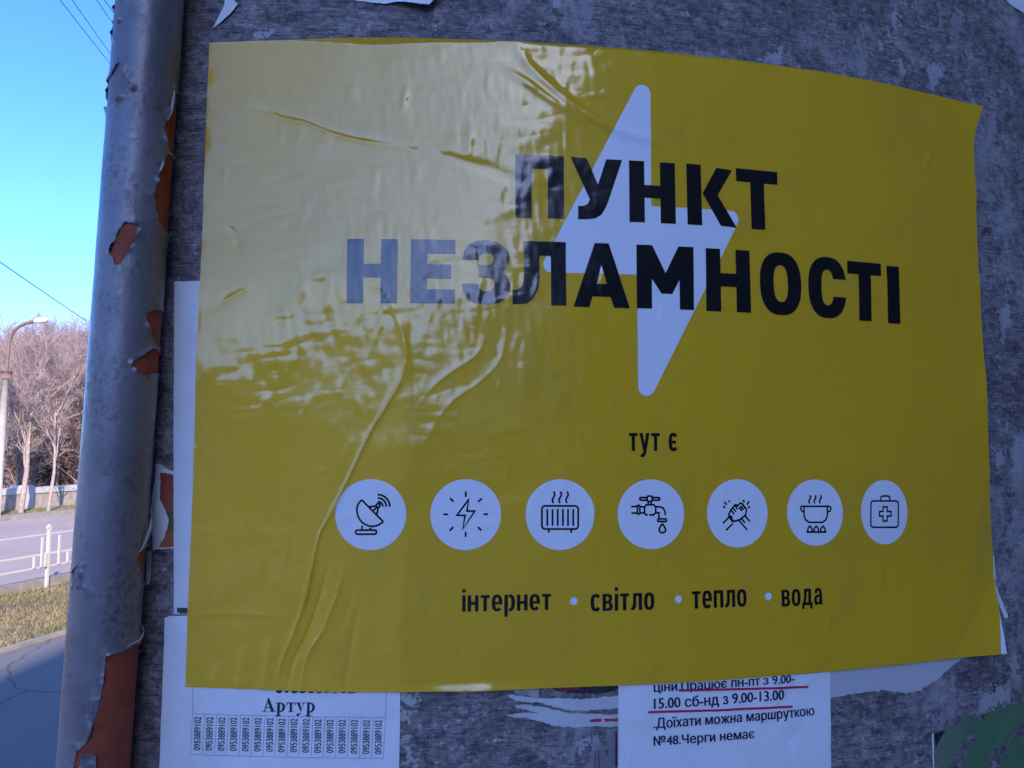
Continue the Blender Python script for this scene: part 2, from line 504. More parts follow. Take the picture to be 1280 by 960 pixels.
def asphalt(name, c0, c1, cracks=False, scale=1.0):
    m, n, l, p = mat_new(name); k = NT(m); ob = k.coord('Object')
    a = k.noise(ob, .35 * scale, 6, .6); b = k.noise(ob, 70, 4, .7); st = k.noise(k.mapping(ob, (1.2, .08, 1), rot=(0, 0, rad(12))), 1.0, 5, .6)
    f = k.math('ADD', k.math('ADD', k.math('MULTIPLY', a, .4), k.math('MULTIPLY', b, .25)), k.math('MULTIPLY', st, .35))
    c = k.ramp(f, [(.36, c0), (.64, c1)])
    if cracks:
        v = n.new('ShaderNodeTexVoronoi'); v.feature = 'DISTANCE_TO_EDGE'; v.inputs['Scale'].default_value = .45
        d = k.noise(ob, 2.2, 6, .65)
        w = n.new('ShaderNodeVectorMath'); w.operation = 'SCALE'; w.inputs[3].default_value = .35
        t = n.new('ShaderNodeTexNoise'); t.inputs['Scale'].default_value = 2.0; t.inputs['Detail'].default_value = 6
        l.new(ob, t.inputs['Vector']); l.new(t.outputs['Color'], w.inputs[0])
        ad = n.new('ShaderNodeVectorMath'); l.new(ob, ad.inputs[0]); l.new(w.outputs[0], ad.inputs[1]); l.new(ad.outputs[0], v.inputs['Vector'])
        c = k.mix(k.ramp(v.outputs['Distance'], [(.001, .7), (.005, 0)]), c, (.02, .02, .02))
    l.new(c, p.inputs['Base Color']); p.inputs['Roughness'].default_value = .9
    l.new(k.bump(b, .4, .01), p.inputs['Normal'])
    return m
M_PAVE = asphalt('pavement_asphalt', (.13, .125, .125), (.21, .20, .20), True)
M_ROAD = asphalt('road_asphalt', (.33, .268, .232), (.46, .382, .34))
M_KERB = mat_plain('kerb_concrete', (.30, .27, .25), .85, .3, .25, 8, .4)
M_LINE = mat_plain('road_paint', (.66, .63, .63), .7, .3, .2, 5)
def soil_material():
    m, n, l, p = mat_new('dry_ground'); k = NT(m); ob = k.coord('Object')
    a = k.noise(ob, .9, 6, .65); b = k.noise(ob, 30, 5, .7)
    f = k.math('ADD', k.math('MULTIPLY', a, .6), k.math('MULTIPLY', b, .4))
    c = k.ramp(f, [(.38, (.11, .085, .055)), (.5, (.19, .15, .10)), (.6, (.25, .20, .14)), (.7, (.12, .13, .06))])
    l.new(c, p.inputs['Base Color']); p.inputs['Roughness'].default_value = 1
    l.new(k.bump(b, .6, .03), p.inputs['Normal'])
    return m
M_SOIL = soil_material()
M_WHITE_METAL = mat_plain('white_metal', (.60, .585, .55), .5, .4, .08, 20)
M_BARK = mat_plain('tree_bark', (.38, .31, .285), .9, .2, .35, 9, .5)
M_TWIG = mat_plain('tree_twigs', (.37, .285, .27), .9, .2, .25, 3)
M_STONE = mat_plain('wall_stone', (.40, .34, .28), .9, .2, .3, 6, .6)
M_CAPW = mat_plain('wall_cap', (.58, .55, .52), .8, .3, .1, 5)
M_CONC = mat_plain('pole_concrete', (.50, .46, .42), .9, .3, .2, 7, .3)
M_RUST = mat_plain('rusty_bracket', (.22, .145, .125), .8, .3, .3, 12)
M_LAMP = mat_plain('lamp_shell', (.72, .72, .70), .4, .5)
M_WIRE = mat_plain('wire_dark', (.035, .045, .05), .6, .3)

# ================================================================== the setting
TH = rad(12.0)
ST = np.array([math.sin(TH), math.cos(TH), 0]); SN = np.array([-math.cos(TH), math.sin(TH), 0])   # along the street, across it to the left
def street(a, Lt, z=0.0): return ST * a + SN * Lt + np.array([0, 0, z])

def band(name, l0, l1, z, mat, a0=-90, a1=160, nstep=1, kind='structure'):
    V = []; Fc = []
    for i in range(nstep + 1):
        a = a0 + (a1 - a0) * i / nstep
        V += [street(a, l0, z), street(a, l1, z)]
    for i in range(nstep): Fc.append((2 * i, 2 * i + 2, 2 * i + 3, 2 * i + 1))
    return tag(mesh_obj(name, V, Fc, mat, None, False), kind=kind)
g = 1200.0
tag(mesh_obj('ground', [(-g, -g, 0), (g, -g, 0), (g, g, 0), (-g, g, 0)], [(0, 1, 2, 3)], M_SOIL, None, False), kind='structure')
band('pavement', -12.0, 5.27, .004, M_PAVE)
band('road', 7.45, 15.0, .004, M_ROAD)
band('road_marking', 11.78, 11.94, .008, M_LINE)
def kerb(name, l0, l1, h, mat):
    mb = MB()
    c = street(35, (l0 + l1) / 2, h / 2)
    mb.box(c, (l1 - l0, 250, h), (SN, ST, (0, 0, 1)))
    return tag(mb.build(name, mat), kind='structure')
kerb('pavement_edging', 5.27, 5.34, .03, M_KERB)
kerb('road_kerb', 7.32, 7.45, .10, M_KERB)
kerb('road_kerb', 15.0, 15.14, .12, M_KERB)

# grass between pavement and road
def grass(name, l0, l1, a0, a1, n, h, seed):
    r = np.random.default_rng(seed)
    a = r.uniform(a0, a1, n); L = r.uniform(l0, l1, n)
    clump = np.sin(a * 3.1 + L * 4) + np.sin(a * 1.3 - L * 2.7 + 1) + r.normal(0, .8, n)
    keep = clump > -1.2
    a, L = a[keep], L[keep]; n = len(a)
    B = ST[None] * a[:, None] + SN[None] * L[:, None]
    th = r.uniform(0, 2 * math.pi, n); hh = h * r.uniform(.35, 1.2, n); w = r.uniform(.004, .009, n)
    side = np.stack([np.cos(th), np.sin(th), np.zeros(n)], -1) * w[:, None]
    lean = r.normal(0, .6, (n, 2)) * hh[:, None]
    tip = B + np.stack([lean[:, 0], lean[:, 1], hh], -1)
    V = np.empty((n * 3, 3)); V[0::3] = B - side; V[1::3] = B + side; V[2::3] = tip
    Fc = np.arange(n * 3).reshape(-1, 3)
    m, nn, l, p = mat_new('grass_blades'); k = NT(m); ob = k.coord('Object')
    f = k.noise(ob, 1.1, 5, .7); f2 = k.noise(ob, 40, 2, .5)
    c = k.ramp(k.math('ADD', k.math('MULTIPLY', f, .55), k.math('MULTIPLY', f2, .45)),
               [(.42, (.29, .24, .155)), (.50, (.24, .20, .115)), (.57, (.15, .165, .06)), (.66, (.08, .13, .03))])
    l.new(c, p.inputs['Base Color']); p.inputs['Roughness'].default_value = .8
    o = mesh_obj(name, V, Fc, m, None, False)
    return tag(o, 'short dry and green grass on the strip beside the road', 'grass', kind='stuff')
grass('grass', 5.34, 7.32, 1.0, 19.0, 90000, .045, 3)
grass('grass', 15.14, 17.4, 8.0, 34.0, 50000, .06, 4)['label'] = 'short dry grass along the verge below the park wall'

# ------------------------------------------------------------------ the round pillar
def build_wall():
    root = empty('curved_wall', (PCX / 1000, PCY / 1000, 0), 'weathered grey curved wall with horizontal grain, covered in posters and paper scraps', 'wall', kind='thing')
    R = PR / 1000; sa = at(150.0, 480.0)[0] / PR; sb = rad(90)
    plan = []; arcs = []
    for a in np.linspace(sa, sb, 300): plan.append((PCX / 1000 + R * math.sin(a), PCY / 1000 - R * math.cos(a))); arcs.append(a * R)
    front = len(plan)
    yb = PCY / 1000 + .9
    plan += [(plan[-1][0], yb), (plan[0][0] + .12, yb)]
    zs = np.linspace(0, 3.45, 30); V = []; UV = []
    for z in zs:
        for (x, y), s_ in zip(plan[:front], arcs): V.append((x, y, z)); UV.append((s_, z))
    Fc = [(j * front + i, j * front + i + 1, (j + 1) * front + i + 1, (j + 1) * front + i) for j in range(len(zs) - 1) for i in range(front - 1)]
    mesh_obj('wall_face', V, Fc, M_PILLAR, root, True, uv=UV)
    V = []; UV = []; Fc = []
    for p, q in ((plan[front - 1], plan[front]), (plan[front], plan[front + 1]), (plan[front + 1], plan[0])):
        L = math.hypot(q[0] - p[0], q[1] - p[1]); k = len(V)
        V += [(*p, 0), (*q, 0), (*q, 3.45), (*p, 3.45)]; UV += [(3 + k, 0), (3 + k + L, 0), (3 + k + L, 3.45), (3 + k, 3.45)]; Fc.append((k, k + 1, k + 2, k + 3))
    mesh_obj('side_walls', V, Fc, M_PILLAR, root, False, uv=UV)
    m = len(plan); c = np.mean(plan, axis=0); V = []
    for z, g_ in ((3.45, 1.0), (3.45, 1.02), (3.58, 1.02)):
        for x, y in plan: V.append((c[0] + (x - c[0]) * g_, c[1] + (y - c[1]) * g_, z))
    Fc = [(j * m + i, j * m + (i + 1) % m, (j + 1) * m + (i + 1) % m, (j + 1) * m + i) for j in range(2) for i in range(m)] + [tuple(range(2 * m, 3 * m))]
    mesh_obj('coping', V, Fc, M_CONC, root, False)
    return root
build_wall()

# ------------------------------------------------------------------ drain pipe with peeling paint
PIPE_R = .0281
def pipe_axis_point(px, py, gap=.0045):
    D = ray(px, py); lo, hi = .3, 1.2
    for _ in range(60):
        t = (lo + hi) / 2; P = D * t
        if math.hypot(P[0] - PCX / 1000, P[1] - PCY / 1000) > PR / 1000 + PIPE_R + gap: lo = t
        else: hi = t
    return CAM + D * lo
PA = pipe_axis_point(117.5, 960, .006); PB = pipe_axis_point(188, 0)
PK = (PB - PA) / np.linalg.norm(PB - PA)
_m = (PA + PB) / 2; _e = CAM - _m; _e -= PK * (_e @ PK); E1 = _e / np.linalg.norm(_e); E2 = np.cross(PK, E1)   # E1 faces the lens, E2 to the right
def pipe_pt(arc, h, o):
    """arc = mm round the pipe from the line facing the street camera side, h = mm along the axis from PA, o = mm off the steel"""
    arc = np.asarray(arc, float); t = arc / (PIPE_R * 1000); r = PIPE_R + np.asarray(o, float) / 1000
    return PA + PK * (np.asarray(h, float) / 1000)[..., None] + (E1 * np.cos(t)[..., None] + E2 * np.sin(t)[..., None]) * r[..., None]
def pipe_px(px, py):
    D = ray(px, py); D = D / np.linalg.norm(D); w = CAM - PA
    x = np.array([w @ E1, w @ E2]); d = np.array([D @ E1, D @ E2])
    A = d @ d; B = 2 * x @ d; C = x @ x - PIPE_R ** 2; disc = B * B - 4 * A * C
    t = (-B - math.sqrt(max(disc, 0))) / (2 * A); P = x + d * t
    h = (w @ PK + t * (D @ PK)) * 1000
    th = math.atan2(P[1], P[0])
    if disc < 0: th += math.copysign(1, th) * (math.hypot(*P) / PIPE_R - 1) * 2.6
    return th * PIPE_R * 1000, h
Z1 = lambda l: [(x / 4.923, y / 4.923) for x, y in l]
Z2 = lambda l: [(x / 4.923, y / 4.923 + 180) for x, y in l]
Z3 = lambda l: [(x / 4.923, y / 4.923 + 370) for x, y in l]
Z4 = lambda l: [(x / 4.923, y / 4.923 + 560) for x, y in l]
Z5 = lambda l: [(x / 4.682, y / 4.682 + 755) for x, y in l]
PEELS = [
    Z2([(775, 482), (815, 486), (850, 497), (838, 545), (800, 640), (785, 670), (775, 690), (745, 735), (712, 748), (700, 715), (690, 690), (680, 665), (688, 630), (710, 590), (740, 520)]),
    Z2([(1000, 110), (975, 175), (960, 250), (945, 320), (950, 380), (965, 440), (980, 490), (1000, 530), (1025, 560), (1075, 520), (1095, 320), (1090, 120), (1030, 60)]),
    Z1([(1065, 540), (1045, 620), (1030, 700), (1010, 780), (1008, 840), (1020, 900), (1040, 950), (1085, 960), (1110, 780), (1105, 600)]),
    Z3([(905, 100), (940, 88), (985, 90), (1035, 110), (1035, 300), (985, 320), (960, 305), (930, 250), (915, 210), (893, 150)]),
    Z3([(820, 400), (855, 380), (880, 365), (905, 335), (930, 320), (955, 328), (970, 340), (1010, 370), (1010, 470), (960, 475), (910, 487), (860, 475), (830, 445), (805, 420)]),
    Z4([(920, 560), (900, 600), (870, 620), (850, 650), (835, 690), (850, 740), (862, 790), (880, 830), (900, 850), (940, 800), (945, 600)]),
    Z5([(620, 300), (660, 290), (720, 275), (750, 250), (770, 235), (810, 230), (870, 200), (860, 500), (840, 1150), (560, 1150), (430, 1040), (432, 960), (440, 920), (452, 850), (490, 838), (520, 800), (540, 710), (560, 660), (580, 600), (592, 530), (600, 480), (605, 440), (612, 360)]),
]
OLD_COAT = [Z1([(740, 385), (775, 460), (808, 550), (760, 590), (700, 640), (645, 665), (640, 560), (680, 480)]), Z1([(740, -40), (768, -20), (770, 60), (745, 130), (732, 185), (715, 235), (690, 200), (700, 60), (705, -40)]), Z4([(452, 765), (480, 715), (505, 725), (500, 800), (522, 830), (515, 890), (490, 850), (455, 850)])]
ISLAND = Z5([(472, 885), (500, 876), (560, 882), (563, 960), (560, 1100), (490, 1060), (468, 970)])

def build_pipe():
    root = empty('drain_pipe', tuple(PA - PK * (PA[2] / PK[2]) * .995), 'grey painted drain pipe with paint peeling off red primer, leaning by the curved wall', 'pipe')
    h0 = -(PA[2] / PK[2]) * 1000 + 5; h1 = h0 + 3480
    n = 64
    def ring_tube(o, ha, hb, m):
        V = []; UV = []
        for j in range(m + 1):
            h = ha + (hb - ha) * j / m
            for i in range(n + 1):
                arc = (-math.pi + 2 * math.pi * i / n) * PIPE_R * 1000
                V.append(pipe_pt(arc, h, o)); UV.append((arc / 1000, h / 1000))
        Fc = [(j * (n + 1) + i, j * (n + 1) + i + 1, (j + 1) * (n + 1) + i + 1, (j + 1) * (n + 1) + i) for j in range(m) for i in range(n)]
        return V, Fc, UV
    V, Fc, UV = ring_tube(np.array(0.0), h0, h1, 60)
    mesh_obj('pipe_tube', V, Fc, M_PRIMER, root, True, uv=UV)
    # paint skin with the peeled holes
    arcmax = PIPE_R * 1000 * math.pi
    na, nh = 180, 900
    ha, hb = -120.0, 820.0
    A, H = np.meshgrid(np.linspace(-arcmax, arcmax, na + 1), np.linspace(ha, hb, nh + 1))
    A = A.copy(); H = H.copy(); ca = 2 * arcmax / na; ch = (hb - ha) / nh
    polys = [np.array([pipe_px(x, y) for x, y in torn(P, .5, 2.0, i)]) for i, P in enumerate(PEELS + OLD_COAT)]
    isl = np.array([pipe_px(x, y) for x, y in torn(ISLAND, .4, 2.0, 77)])
    def inside(P, x, y):
        c = np.zeros(x.shape, bool); m = len(P)
        for i in range(m):
            x1, y1 = P[i]; x2, y2 = P[(i + 1) % m]
            if y1 == y2: continue
            t = ((y1 > y) != (y2 > y)) & (x < (x2 - x1) * (y - y1) / (y2 - y1) + x1); c ^= t
        return c
    def nearest(P, x, y):
        best = np.full(x.shape, 1e9); bx = x.copy(); by = y.copy(); m = len(P)
        for i in range(m):
            p, q = P[i], P[(i + 1) % m]; d = q - p; L2 = d @ d + 1e-12
            t = np.clip(((x - p[0]) * d[0] + (y - p[1]) * d[1]) / L2, 0, 1)
            X = p[0] + t * d[0]; Y = p[1] + t * d[1]; dd = np.hypot(x - X, y - Y); k = dd < best
            best = np.where(k, dd, best); bx = np.where(k, X, bx); by = np.where(k, Y, by)
        return best, bx, by
    dist = np.full(A.shape, 1e9); near_x = A.copy(); near_y = H.copy()
    for P in polys + [isl]:
        d, X, Y = nearest(P, A, H); k = d < dist
        dist = np.where(k, d, dist); near_x = np.where(k, X, near_x); near_y = np.where(k, Y, near_y)
    snap = dist < .62 * max(ca, ch)
    A = np.where(snap, near_x, A); H = np.where(snap, near_y, H); dist = np.where(snap, 0, dist)
    cxx = (A[:-1, :-1] + A[1:, 1:] + A[1:, :-1] + A[:-1, 1:]) / 4; cyy = (H[:-1, :-1] + H[1:, 1:] + H[1:, :-1] + H[:-1, 1:]) / 4
    hole = np.zeros(cxx.shape, bool)
    for P in polys: hole |= inside(P, cxx, cyy)
    hole &= ~inside(isl, cxx, cyy)
    lf = noise_field(11, (256, 1024), 22); wav = noise_field(12, (256, 1024), 14, .5); big = noise_field(13, (256, 1024), 60, .4)
    lift = np.exp(-dist / 3.2) * np.clip(.9 + 1.1 * sample(lf, A + 100, H + 200), .1, 3.2)
    O = .75 + lift + .03 * sample(wav, A + 100, H + 200) + .07 * sample(big, A + 100, H + 200)
    PV = pipe_pt(A, H, O).reshape(-1, 3); UV = np.stack([A, H], -1).reshape(-1, 2) / 1000
    idx = np.arange((na + 1) * (nh + 1)).reshape(nh + 1, na + 1)
    Q = np.stack([idx[:-1, :-1], idx[:-1, 1:], idx[1:, 1:], idx[1:, :-1]], -1)[~hole]
    used = np.unique(Q); remap = np.full(len(PV), -1); remap[used] = np.arange(len(used))
    Vs = PV[used]; Fs = remap[Q]; US = UV[used]
    ecount = {}
    for f in Fs:
        for a, b in ((f[0], f[1]), (f[1], f[2]), (f[2], f[3]), (f[3], f[0])):
            if (b, a) in ecount: del ecount[(b, a)]
            else: ecount[(a, b)] = 1
    mesh_obj('paint_coat', Vs, Fs, M_PAINT, root, True, uv=US)
    # older coat of paint where only the top coat has gone
    for P in polys[len(PEELS):]:
        c = P.mean(0); V2, F2 = flat_mesh([[[tuple(c + (p - c) * 1.12) for p in P]]], 2.0)
        mesh_obj('older_coat', pipe_pt(V2[:, 0], V2[:, 1], np.full(len(V2), .45)), F2, M_OLDCOAT, root, True)
    # the broken edge of the paint, down towards the steel
    Af = A.reshape(-1)[used]; Hf = H.reshape(-1)[used]; ok = (Hf > ha + 2) & (Hf < hb - 2) & (np.abs(Af) < arcmax - 1)
    Ve = []; Fe = []
    Of = O.reshape(-1)[used]
    inner = pipe_pt(Af, Hf, np.maximum(Of - .8, .05))
    for a, b in ecount:
        if ok[a] and ok[b]:
            k = len(Ve); Ve += [Vs[a], Vs[b], inner[b], inner[a]]; Fe.append((k, k + 1, k + 2, k + 3))
    mesh_obj('paint_edge', Ve, Fe, M_FLAKE, root, False)
    for a_, b_ in ((h0 + 2, ha), (hb, h1 - 2)):
        V, Fc, UV = ring_tube(np.array(.78), a_, b_, 40)
        mesh_obj('paint_coat', V, Fc, M_PAINT, root, True, uv=UV)
    # loose flakes of paint standing off the edge
    def flake(pts, wds, off):
        P = [pipe_px(*p) for p in pts]; V = []; m = len(P)
        for (a, h), w, o in zip(P, wds, off):
            V += [pipe_pt(np.array(a - w), np.array(h), np.array(o * .55)), pipe_pt(np.array(a), np.array(h), np.array(o)), pipe_pt(np.array(a + w), np.array(h), np.array(o * .8))]
        Fc = [(3 * i + j, 3 * i + j + 1, 3 * i + j + 4, 3 * i + j + 3) for i in range(m - 1) for j in range(2)]
        mesh_obj('paint_flake', V, Fc, M_FLAKE, root, True)
    flake(Z4([(918, 365), (912, 420), (900, 480), (885, 545), (868, 600), (850, 640)]), [.4, 1.6, 2.2, 2.0, 1.4, .4], [3, 4.5, 5.5, 5, 4, 2])
    flake(Z1([(1068, 540), (1050, 620), (1038, 690), (1020, 745)]), [.6, 1.4, 1.2, .3], [2, 4, 4.5, 3])
    flake(Z5([(830, 130), (826, 165), (800, 205), (770, 225), (735, 245)]), [.4, 1.2, 1.6, 1.2, .4], [2.5, 4.5, 5, 4.5, 3])
    flake(Z2([(1000, 100), (985, 140), (972, 175)]), [.5, 1.0, .4], [2.5, 4, 3])
    # steel straps that hold the pipe, above and below the picture
    for h in (h0 + 500, h0 + 2450):
        mb = MB(); V = []; R0 = PIPE_R * 1000
        for i in range(25):
            t = math.pi * 2 * i / 24
            for dh, o in ((-14, 1.2), (-14, 3.2), (14, 3.2), (14, 1.2)): V.append(pipe_pt(np.array(t * R0), np.array(h + dh), np.array(o)))
        mb.add(V, [(4 * i + j, 4 * i + (j + 1) % 4, 4 * i + 4 + (j + 1) % 4, 4 * i + 4 + j) for i in range(24) for j in range(4)])
        mb.build('strap', M_STEEL, root)
build_pipe()

# ------------------------------------------------------------------ paper on the wall
wav_a = noise_field(21, wl=70, band=.45); wav_b = noise_field(22, wl=18, band=.45); wav_c = noise_field(23, wl=150, band=.4); wav_d = noise_field(24, wl=9, band=.35)
def flat_sheet(base, a=.25, b=.05, extra=None):
    def off(s, z):
        o = base + a * np.abs(sample(wav_a, s + 300, z + 400)) * .7 + b * sample(wav_b, s + 100, z + 500)
        if extra is not None: o = o + extra(s, z)
        return o
    return Sheet(off)

def paper(name, px, label, cat, mat=M_PAPER, base=.6, jag=.8, seed=1, grid=5.0, a=.25, b=.08, extra=None, group=None, straight=False):
    pts = px if straight else torn(px, jag, 1.6, seed)
    sh = flat_sheet(base, a, b, extra)
    o = lay(name, sh, [[list(atl(pts))]], mat, None, 0.0, grid)
    tag(o, label, cat, group)
    return o, sh

frag = [noise_field(61, (1024, 1024), 14, .5), noise_field(62, (1024, 1024), 5, .45), noise_field(63, (1024, 1024), 2.6, .3)]
def fleck(name, px, label, group=None, base=.35, rag=1.0, mat=None, seed=0):
    """a worn scrap: its outline frayed by noise, cut on a fine lattice"""
    P = np.array(atl(px)); c = .7; lo = P.min(0) - 6; hi = P.max(0) + 6
    S_, Z_ = np.meshgrid(np.arange(lo[0], hi[0], c), np.arange(lo[1], hi[1], c))
    d, _, _ = poly_dist(S_, Z_, np.vstack([P, P[:1]])); ins = np.zeros(S_.shape, bool)
    for i in range(len(P)):
        x1, y1 = P[i - 1]; x2, y2 = P[i]
        if y1 != y2: ins ^= ((y1 > Z_) != (y2 > Z_)) & (S_ < (x2 - x1) * (Z_ - y1) / (y2 - y1) + x1)
    o_ = 300 + 37 * seed
    f = np.where(ins, d, -d) + rag * (2.2 * sample(frag[0], S_ + o_, Z_ + 400) + 1.7 * sample(frag[1], S_ + o_, Z_ + 400) + .9 * sample(frag[2], S_ + o_, Z_ + 400))
    keep = f > .3; n = S_.shape; idx = np.arange(S_.size).reshape(n)
    m = keep[:-1, :-1]
    Q = np.stack([idx[:-1, :-1], idx[:-1, 1:], idx[1:, 1:], idx[1:, :-1]], -1)[m]
    if len(Q) == 0: return
    used = np.unique(Q); mp = np.zeros(S_.size, int); mp[used] = np.arange(len(used))
    s_, z_ = S_.ravel()[used], Z_.ravel()[used]
    Pp, Nn = flat_sheet(base, .08, .03).place(s_, z_)
    return tag(mesh_obj(name, Pp, mp[Q], mat or M_PAPER_OLD, None, True, Nn, np.stack([s_, z_], -1) / 1000), label, 'torn paper', group)

Zt = lambda l: [(x / 3.2 + 200, y / 3.2) for x, y in l]
Zu = lambda l: [(x / 3.2 + 600, y / 3.2) for x, y in l]
Zb = lambda l: [(x / 4.267 + 480, y / 4.267 + 760) for x, y in l]
Zr = lambda l: [(x / 3.43 + 980, y / 3.43 + 680) for x, y in l]
Zq = lambda l: [(x / 4.267 + 980, y / 4.267) for x, y in l]
Zl = lambda l: [(x / 4.36 + 170, y / 4.36 + 560) for x, y in l]

# above the poster
ct = at(540, 12)
paper('paper_scrap', [(441, -90), (441, 0), (452, 2), (465.6, 4), (481, 6), (500, 5), (519, 9.5), (530, 11.5), (537.5, 12.5), (543, 7), (547, 1), (556, -90)],
      'torn white sheet curling off the wall above the poster top edge', 'torn paper', base=.8, jag=.4, seed=5, grid=3.0,
      extra=lambda s, z: 9.0 * sstep(55, 0, np.hypot(s - ct[0], z - ct[1])))
paper('paper_scrap', Zt([(290, -60), (290, 0), (315, 20), (290, 55), (250, 90), (210, 118), (240, 65), (262, 20), (268, -60)]),
      'narrow white paper sliver above the poster top left corner', 'torn paper', base=.9, jag=.3, seed=6, grid=3, extra=lambda s, z: 1.5 * sstep(20, 0, np.abs(s - at(285, 15)[0] - 4)))
fleck('paper_scrap', Zt([(375, 140), (410, 128), (455, 120), (440, 145), (400, 165), (370, 160)]), 'small greyish paper shred just above the poster top edge at its left', rag=.7, seed=68)
fleck('paper_scrap', Zt([(515, 90), (550, 82), (520, 105), (515, 122)]), 'tiny pale paper shred on the bare wall below the curling white sheet', rag=.7, seed=68)
paper('paper_scrap', Zu([(285, -40), (325, -40), (325, 30), (292, 34)]), 'small pale square of paper cut by the top of the view above the white bolt', 'torn paper', M_PAPER_OLD, .4, .3, 9, 3)
fleck('paper_scrap', Zu([(1110, 245), (1150, 215), (1205, 203), (1205, 256), (1160, 262)]), 'pale paper tag touching the poster top edge right of the bolt', rag=.7, seed=61)
paper('paper_scrap', [(1250, -6), (1262, 6), (1276, 15), (1300, 34), (1330, -60), (1240, -60)], 'corner of a pale blue sheet high on the right of the wall', 'torn paper', M_PAPER, .8, .3, 11, 4)
k = 0
for P in ([(560, 60), (585, 45), (608, 60), (606, 140), (585, 150), (570, 110)], [(895, 90), (920, 50), (945, 70), (940, 150), (920, 205), (890, 200), (880, 150)], [(825, 35), (848, 30), (845, 140), (832, 150)],
          [(500, 195), (520, 215), (528, 270), (510, 262)], [(570, 310), (610, 320), (655, 380), (640, 405), (600, 350)], [(755, 350), (840, 345), (845, 400), (800, 470), (790, 510), (770, 440)],
          [(985, 490), (1005, 500), (1020, 580), (1000, 570)], [(1240, 880), (1280, 860), (1280, 960), (1245, 950)], [(980, 285), (1000, 290), (996, 325), (982, 320)]):
    k += 1
    fleck('paper_fleck', Zq(P), 'pale fleck of old paper stuck on the wall around the poster top right corner', 'flecks of old paper beside the poster', seed=k)
for P in ([(1140, 705), (1180, 660), (1200, 680), (1210, 770), (1180, 800), (1160, 880), (1150, 780)],):
    fleck('paper_fleck', [(x / 4.267 + 980, y / 4.267 + 225) for x, y in P], 'pale ragged fleck of paper right of the last headline letter beside the poster edge', seed=11)
for P, lb in (([(1265, 545), (1290, 555), (1285, 600), (1275, 640), (1264, 610)], 'pale ragged paper patch at the right rim of the view level with the round icons'), ([(1243, 565), (1254, 570), (1250, 592), (1244, 580)], 'tiny pale paper fleck just right of the poster edge above icon height')):
    fleck('paper_fleck', P, lb, seed=12)

# left of the poster
o_, sh_sheet = paper('blank_sheet', [(218.3, 352), (255, 351.5), (330, 351), (330, 769), (218, 767.5), (217.5, 600)], 'white sheet with a dark bar at its foot, showing beside the poster left edge', 'sheet of paper', M_PAPER, .7, straight=True, grid=6, a=.5)
s0, z0 = at(222, 760); s1, z1 = at(240, 767)
lay('printed_bar', sh_sheet, [[[(s0, z1), (s1 + 10, z1), (s1 + 10, z1 + 5.2), (s0, z1 + 5.2)]]], mat_plain('dark_bar_ink', (.03, .06, .06), .5), o_, .15, 5)
tp = empty('torn_poster', (0, 0, 0), 'torn colour poster with red and orange print between the pipe and the white sheet', 'torn paper')
sh = flat_sheet(.45, .3, .1)
lay('paper', sh, [[list(atl(torn(Zl([(113, 84), (130, 88), (165, 110), (215, 128), (240, 134), (240, 550), (215, 548), (120, 550), (92, 556), (85, 440), (84, 300), (100, 200)]), .5, 1.6, 60)))]], M_PAPER, tp, 0, 4)
def print_material():
    m, n, l, p = mat_new('torn_poster_print'); k = NT(m); uv = k.coord('UV'); y = k.sep(uv)[1]
    a = k.noise(k.mapping(uv, (40, 60, 1)), 1, 5, .6, .8)
    f = k.math('ADD', k.math('MULTIPLY', k.math('ADD', y, .098), 9.0), k.math('MULTIPLY', k.math('SUBTRACT', a, .5), .55))
    c = k.ramp(f, [(.0, (.42, .16, .05)), (.22, (.30, .10, .045)), (.32, (.07, .10, .05)), (.42, (.36, .085, .05)), (.68, (.30, .055, .05)), (.86, (.10, .028, .035))])
    l.new(c, p.inputs['Base Color']); p.inputs['Roughness'].default_value = .5
    return m
lay('printed_picture', sh, [[list(atl(torn(Zl([(135, 135), (215, 145), (240, 147), (240, 541), (215, 540), (125, 543), (150, 500), (172, 440), (180, 385), (162, 335), (132, 280)]), .6, 1.6, 61)))]], print_material(), tp, .15, 4)
paper('paper_scrap', Zl([(62, 565), (86, 560), (84, 690), (76, 740), (60, 745), (55, 700)]), 'thin white paper strip hanging below the torn colour poster beside the pipe', 'torn paper', M_PAPER, .8, .4, 62, 3)

# tear-off flyer under the poster
FLY = [(207, 772), (213, 769.5), (300, 768), (499, 770), (500, 830), (500.5, 900), (499, 960), (496, 1190), (196, 1190), (200, 960), (204, 860)]
fly, sh_f = paper('tear_off_flyer', FLY, 'white tear-off flyer with a row of upright phone numbers under the poster left corner', 'flyer', M_PAPER, 1.1, straight=True, grid=6, a=.8, b=.1)
def line_px(p, q, w): 
    a, b = at(*p), at(*q); return strip([a + (b - a) * t for t in np.linspace(0, 1, 5)], w)
G = []
TX = lambda u, v: (241.9 + (482.3 - 241.9) * u - 2.8 * v, 891.2 + 4.8 * u + 50.8 * v)      # u across, v down the row of strips
for i in range(17): G += line_px(TX(i / 16, 0), TX(i / 16, 1), .28)
G += line_px(TX(0, 0), TX(1, 0), .3) + line_px(TX(0, 1), TX(1, 1), .3)
G += line_px((243, 845), TX(0, 0), .3) + line_px((484, 850), TX(1, 0), .3)
lay('table_lines', sh_f, G, M_INK_GREY, fly, .3, 5)
for i in range(16):
    u = (i + .5) / 16; a = at(*TX(u, .90)); b = at(*TX(u, .07)); x0 = at(*TX(u - .019, .5))[0]; x1 = at(*TX(u + .017, .5))[0]
    lay('phone_number', sh_f, text_box('0953889102', x0, x1, a[1], b[1], .016, True), M_INK, fly, .4, 8, .004)
lay('phone_heading', sh_f, text_box('0953889102', *px_box(345, 445, 847, 866), .03), M_INK, fly, .4, 8, .004)
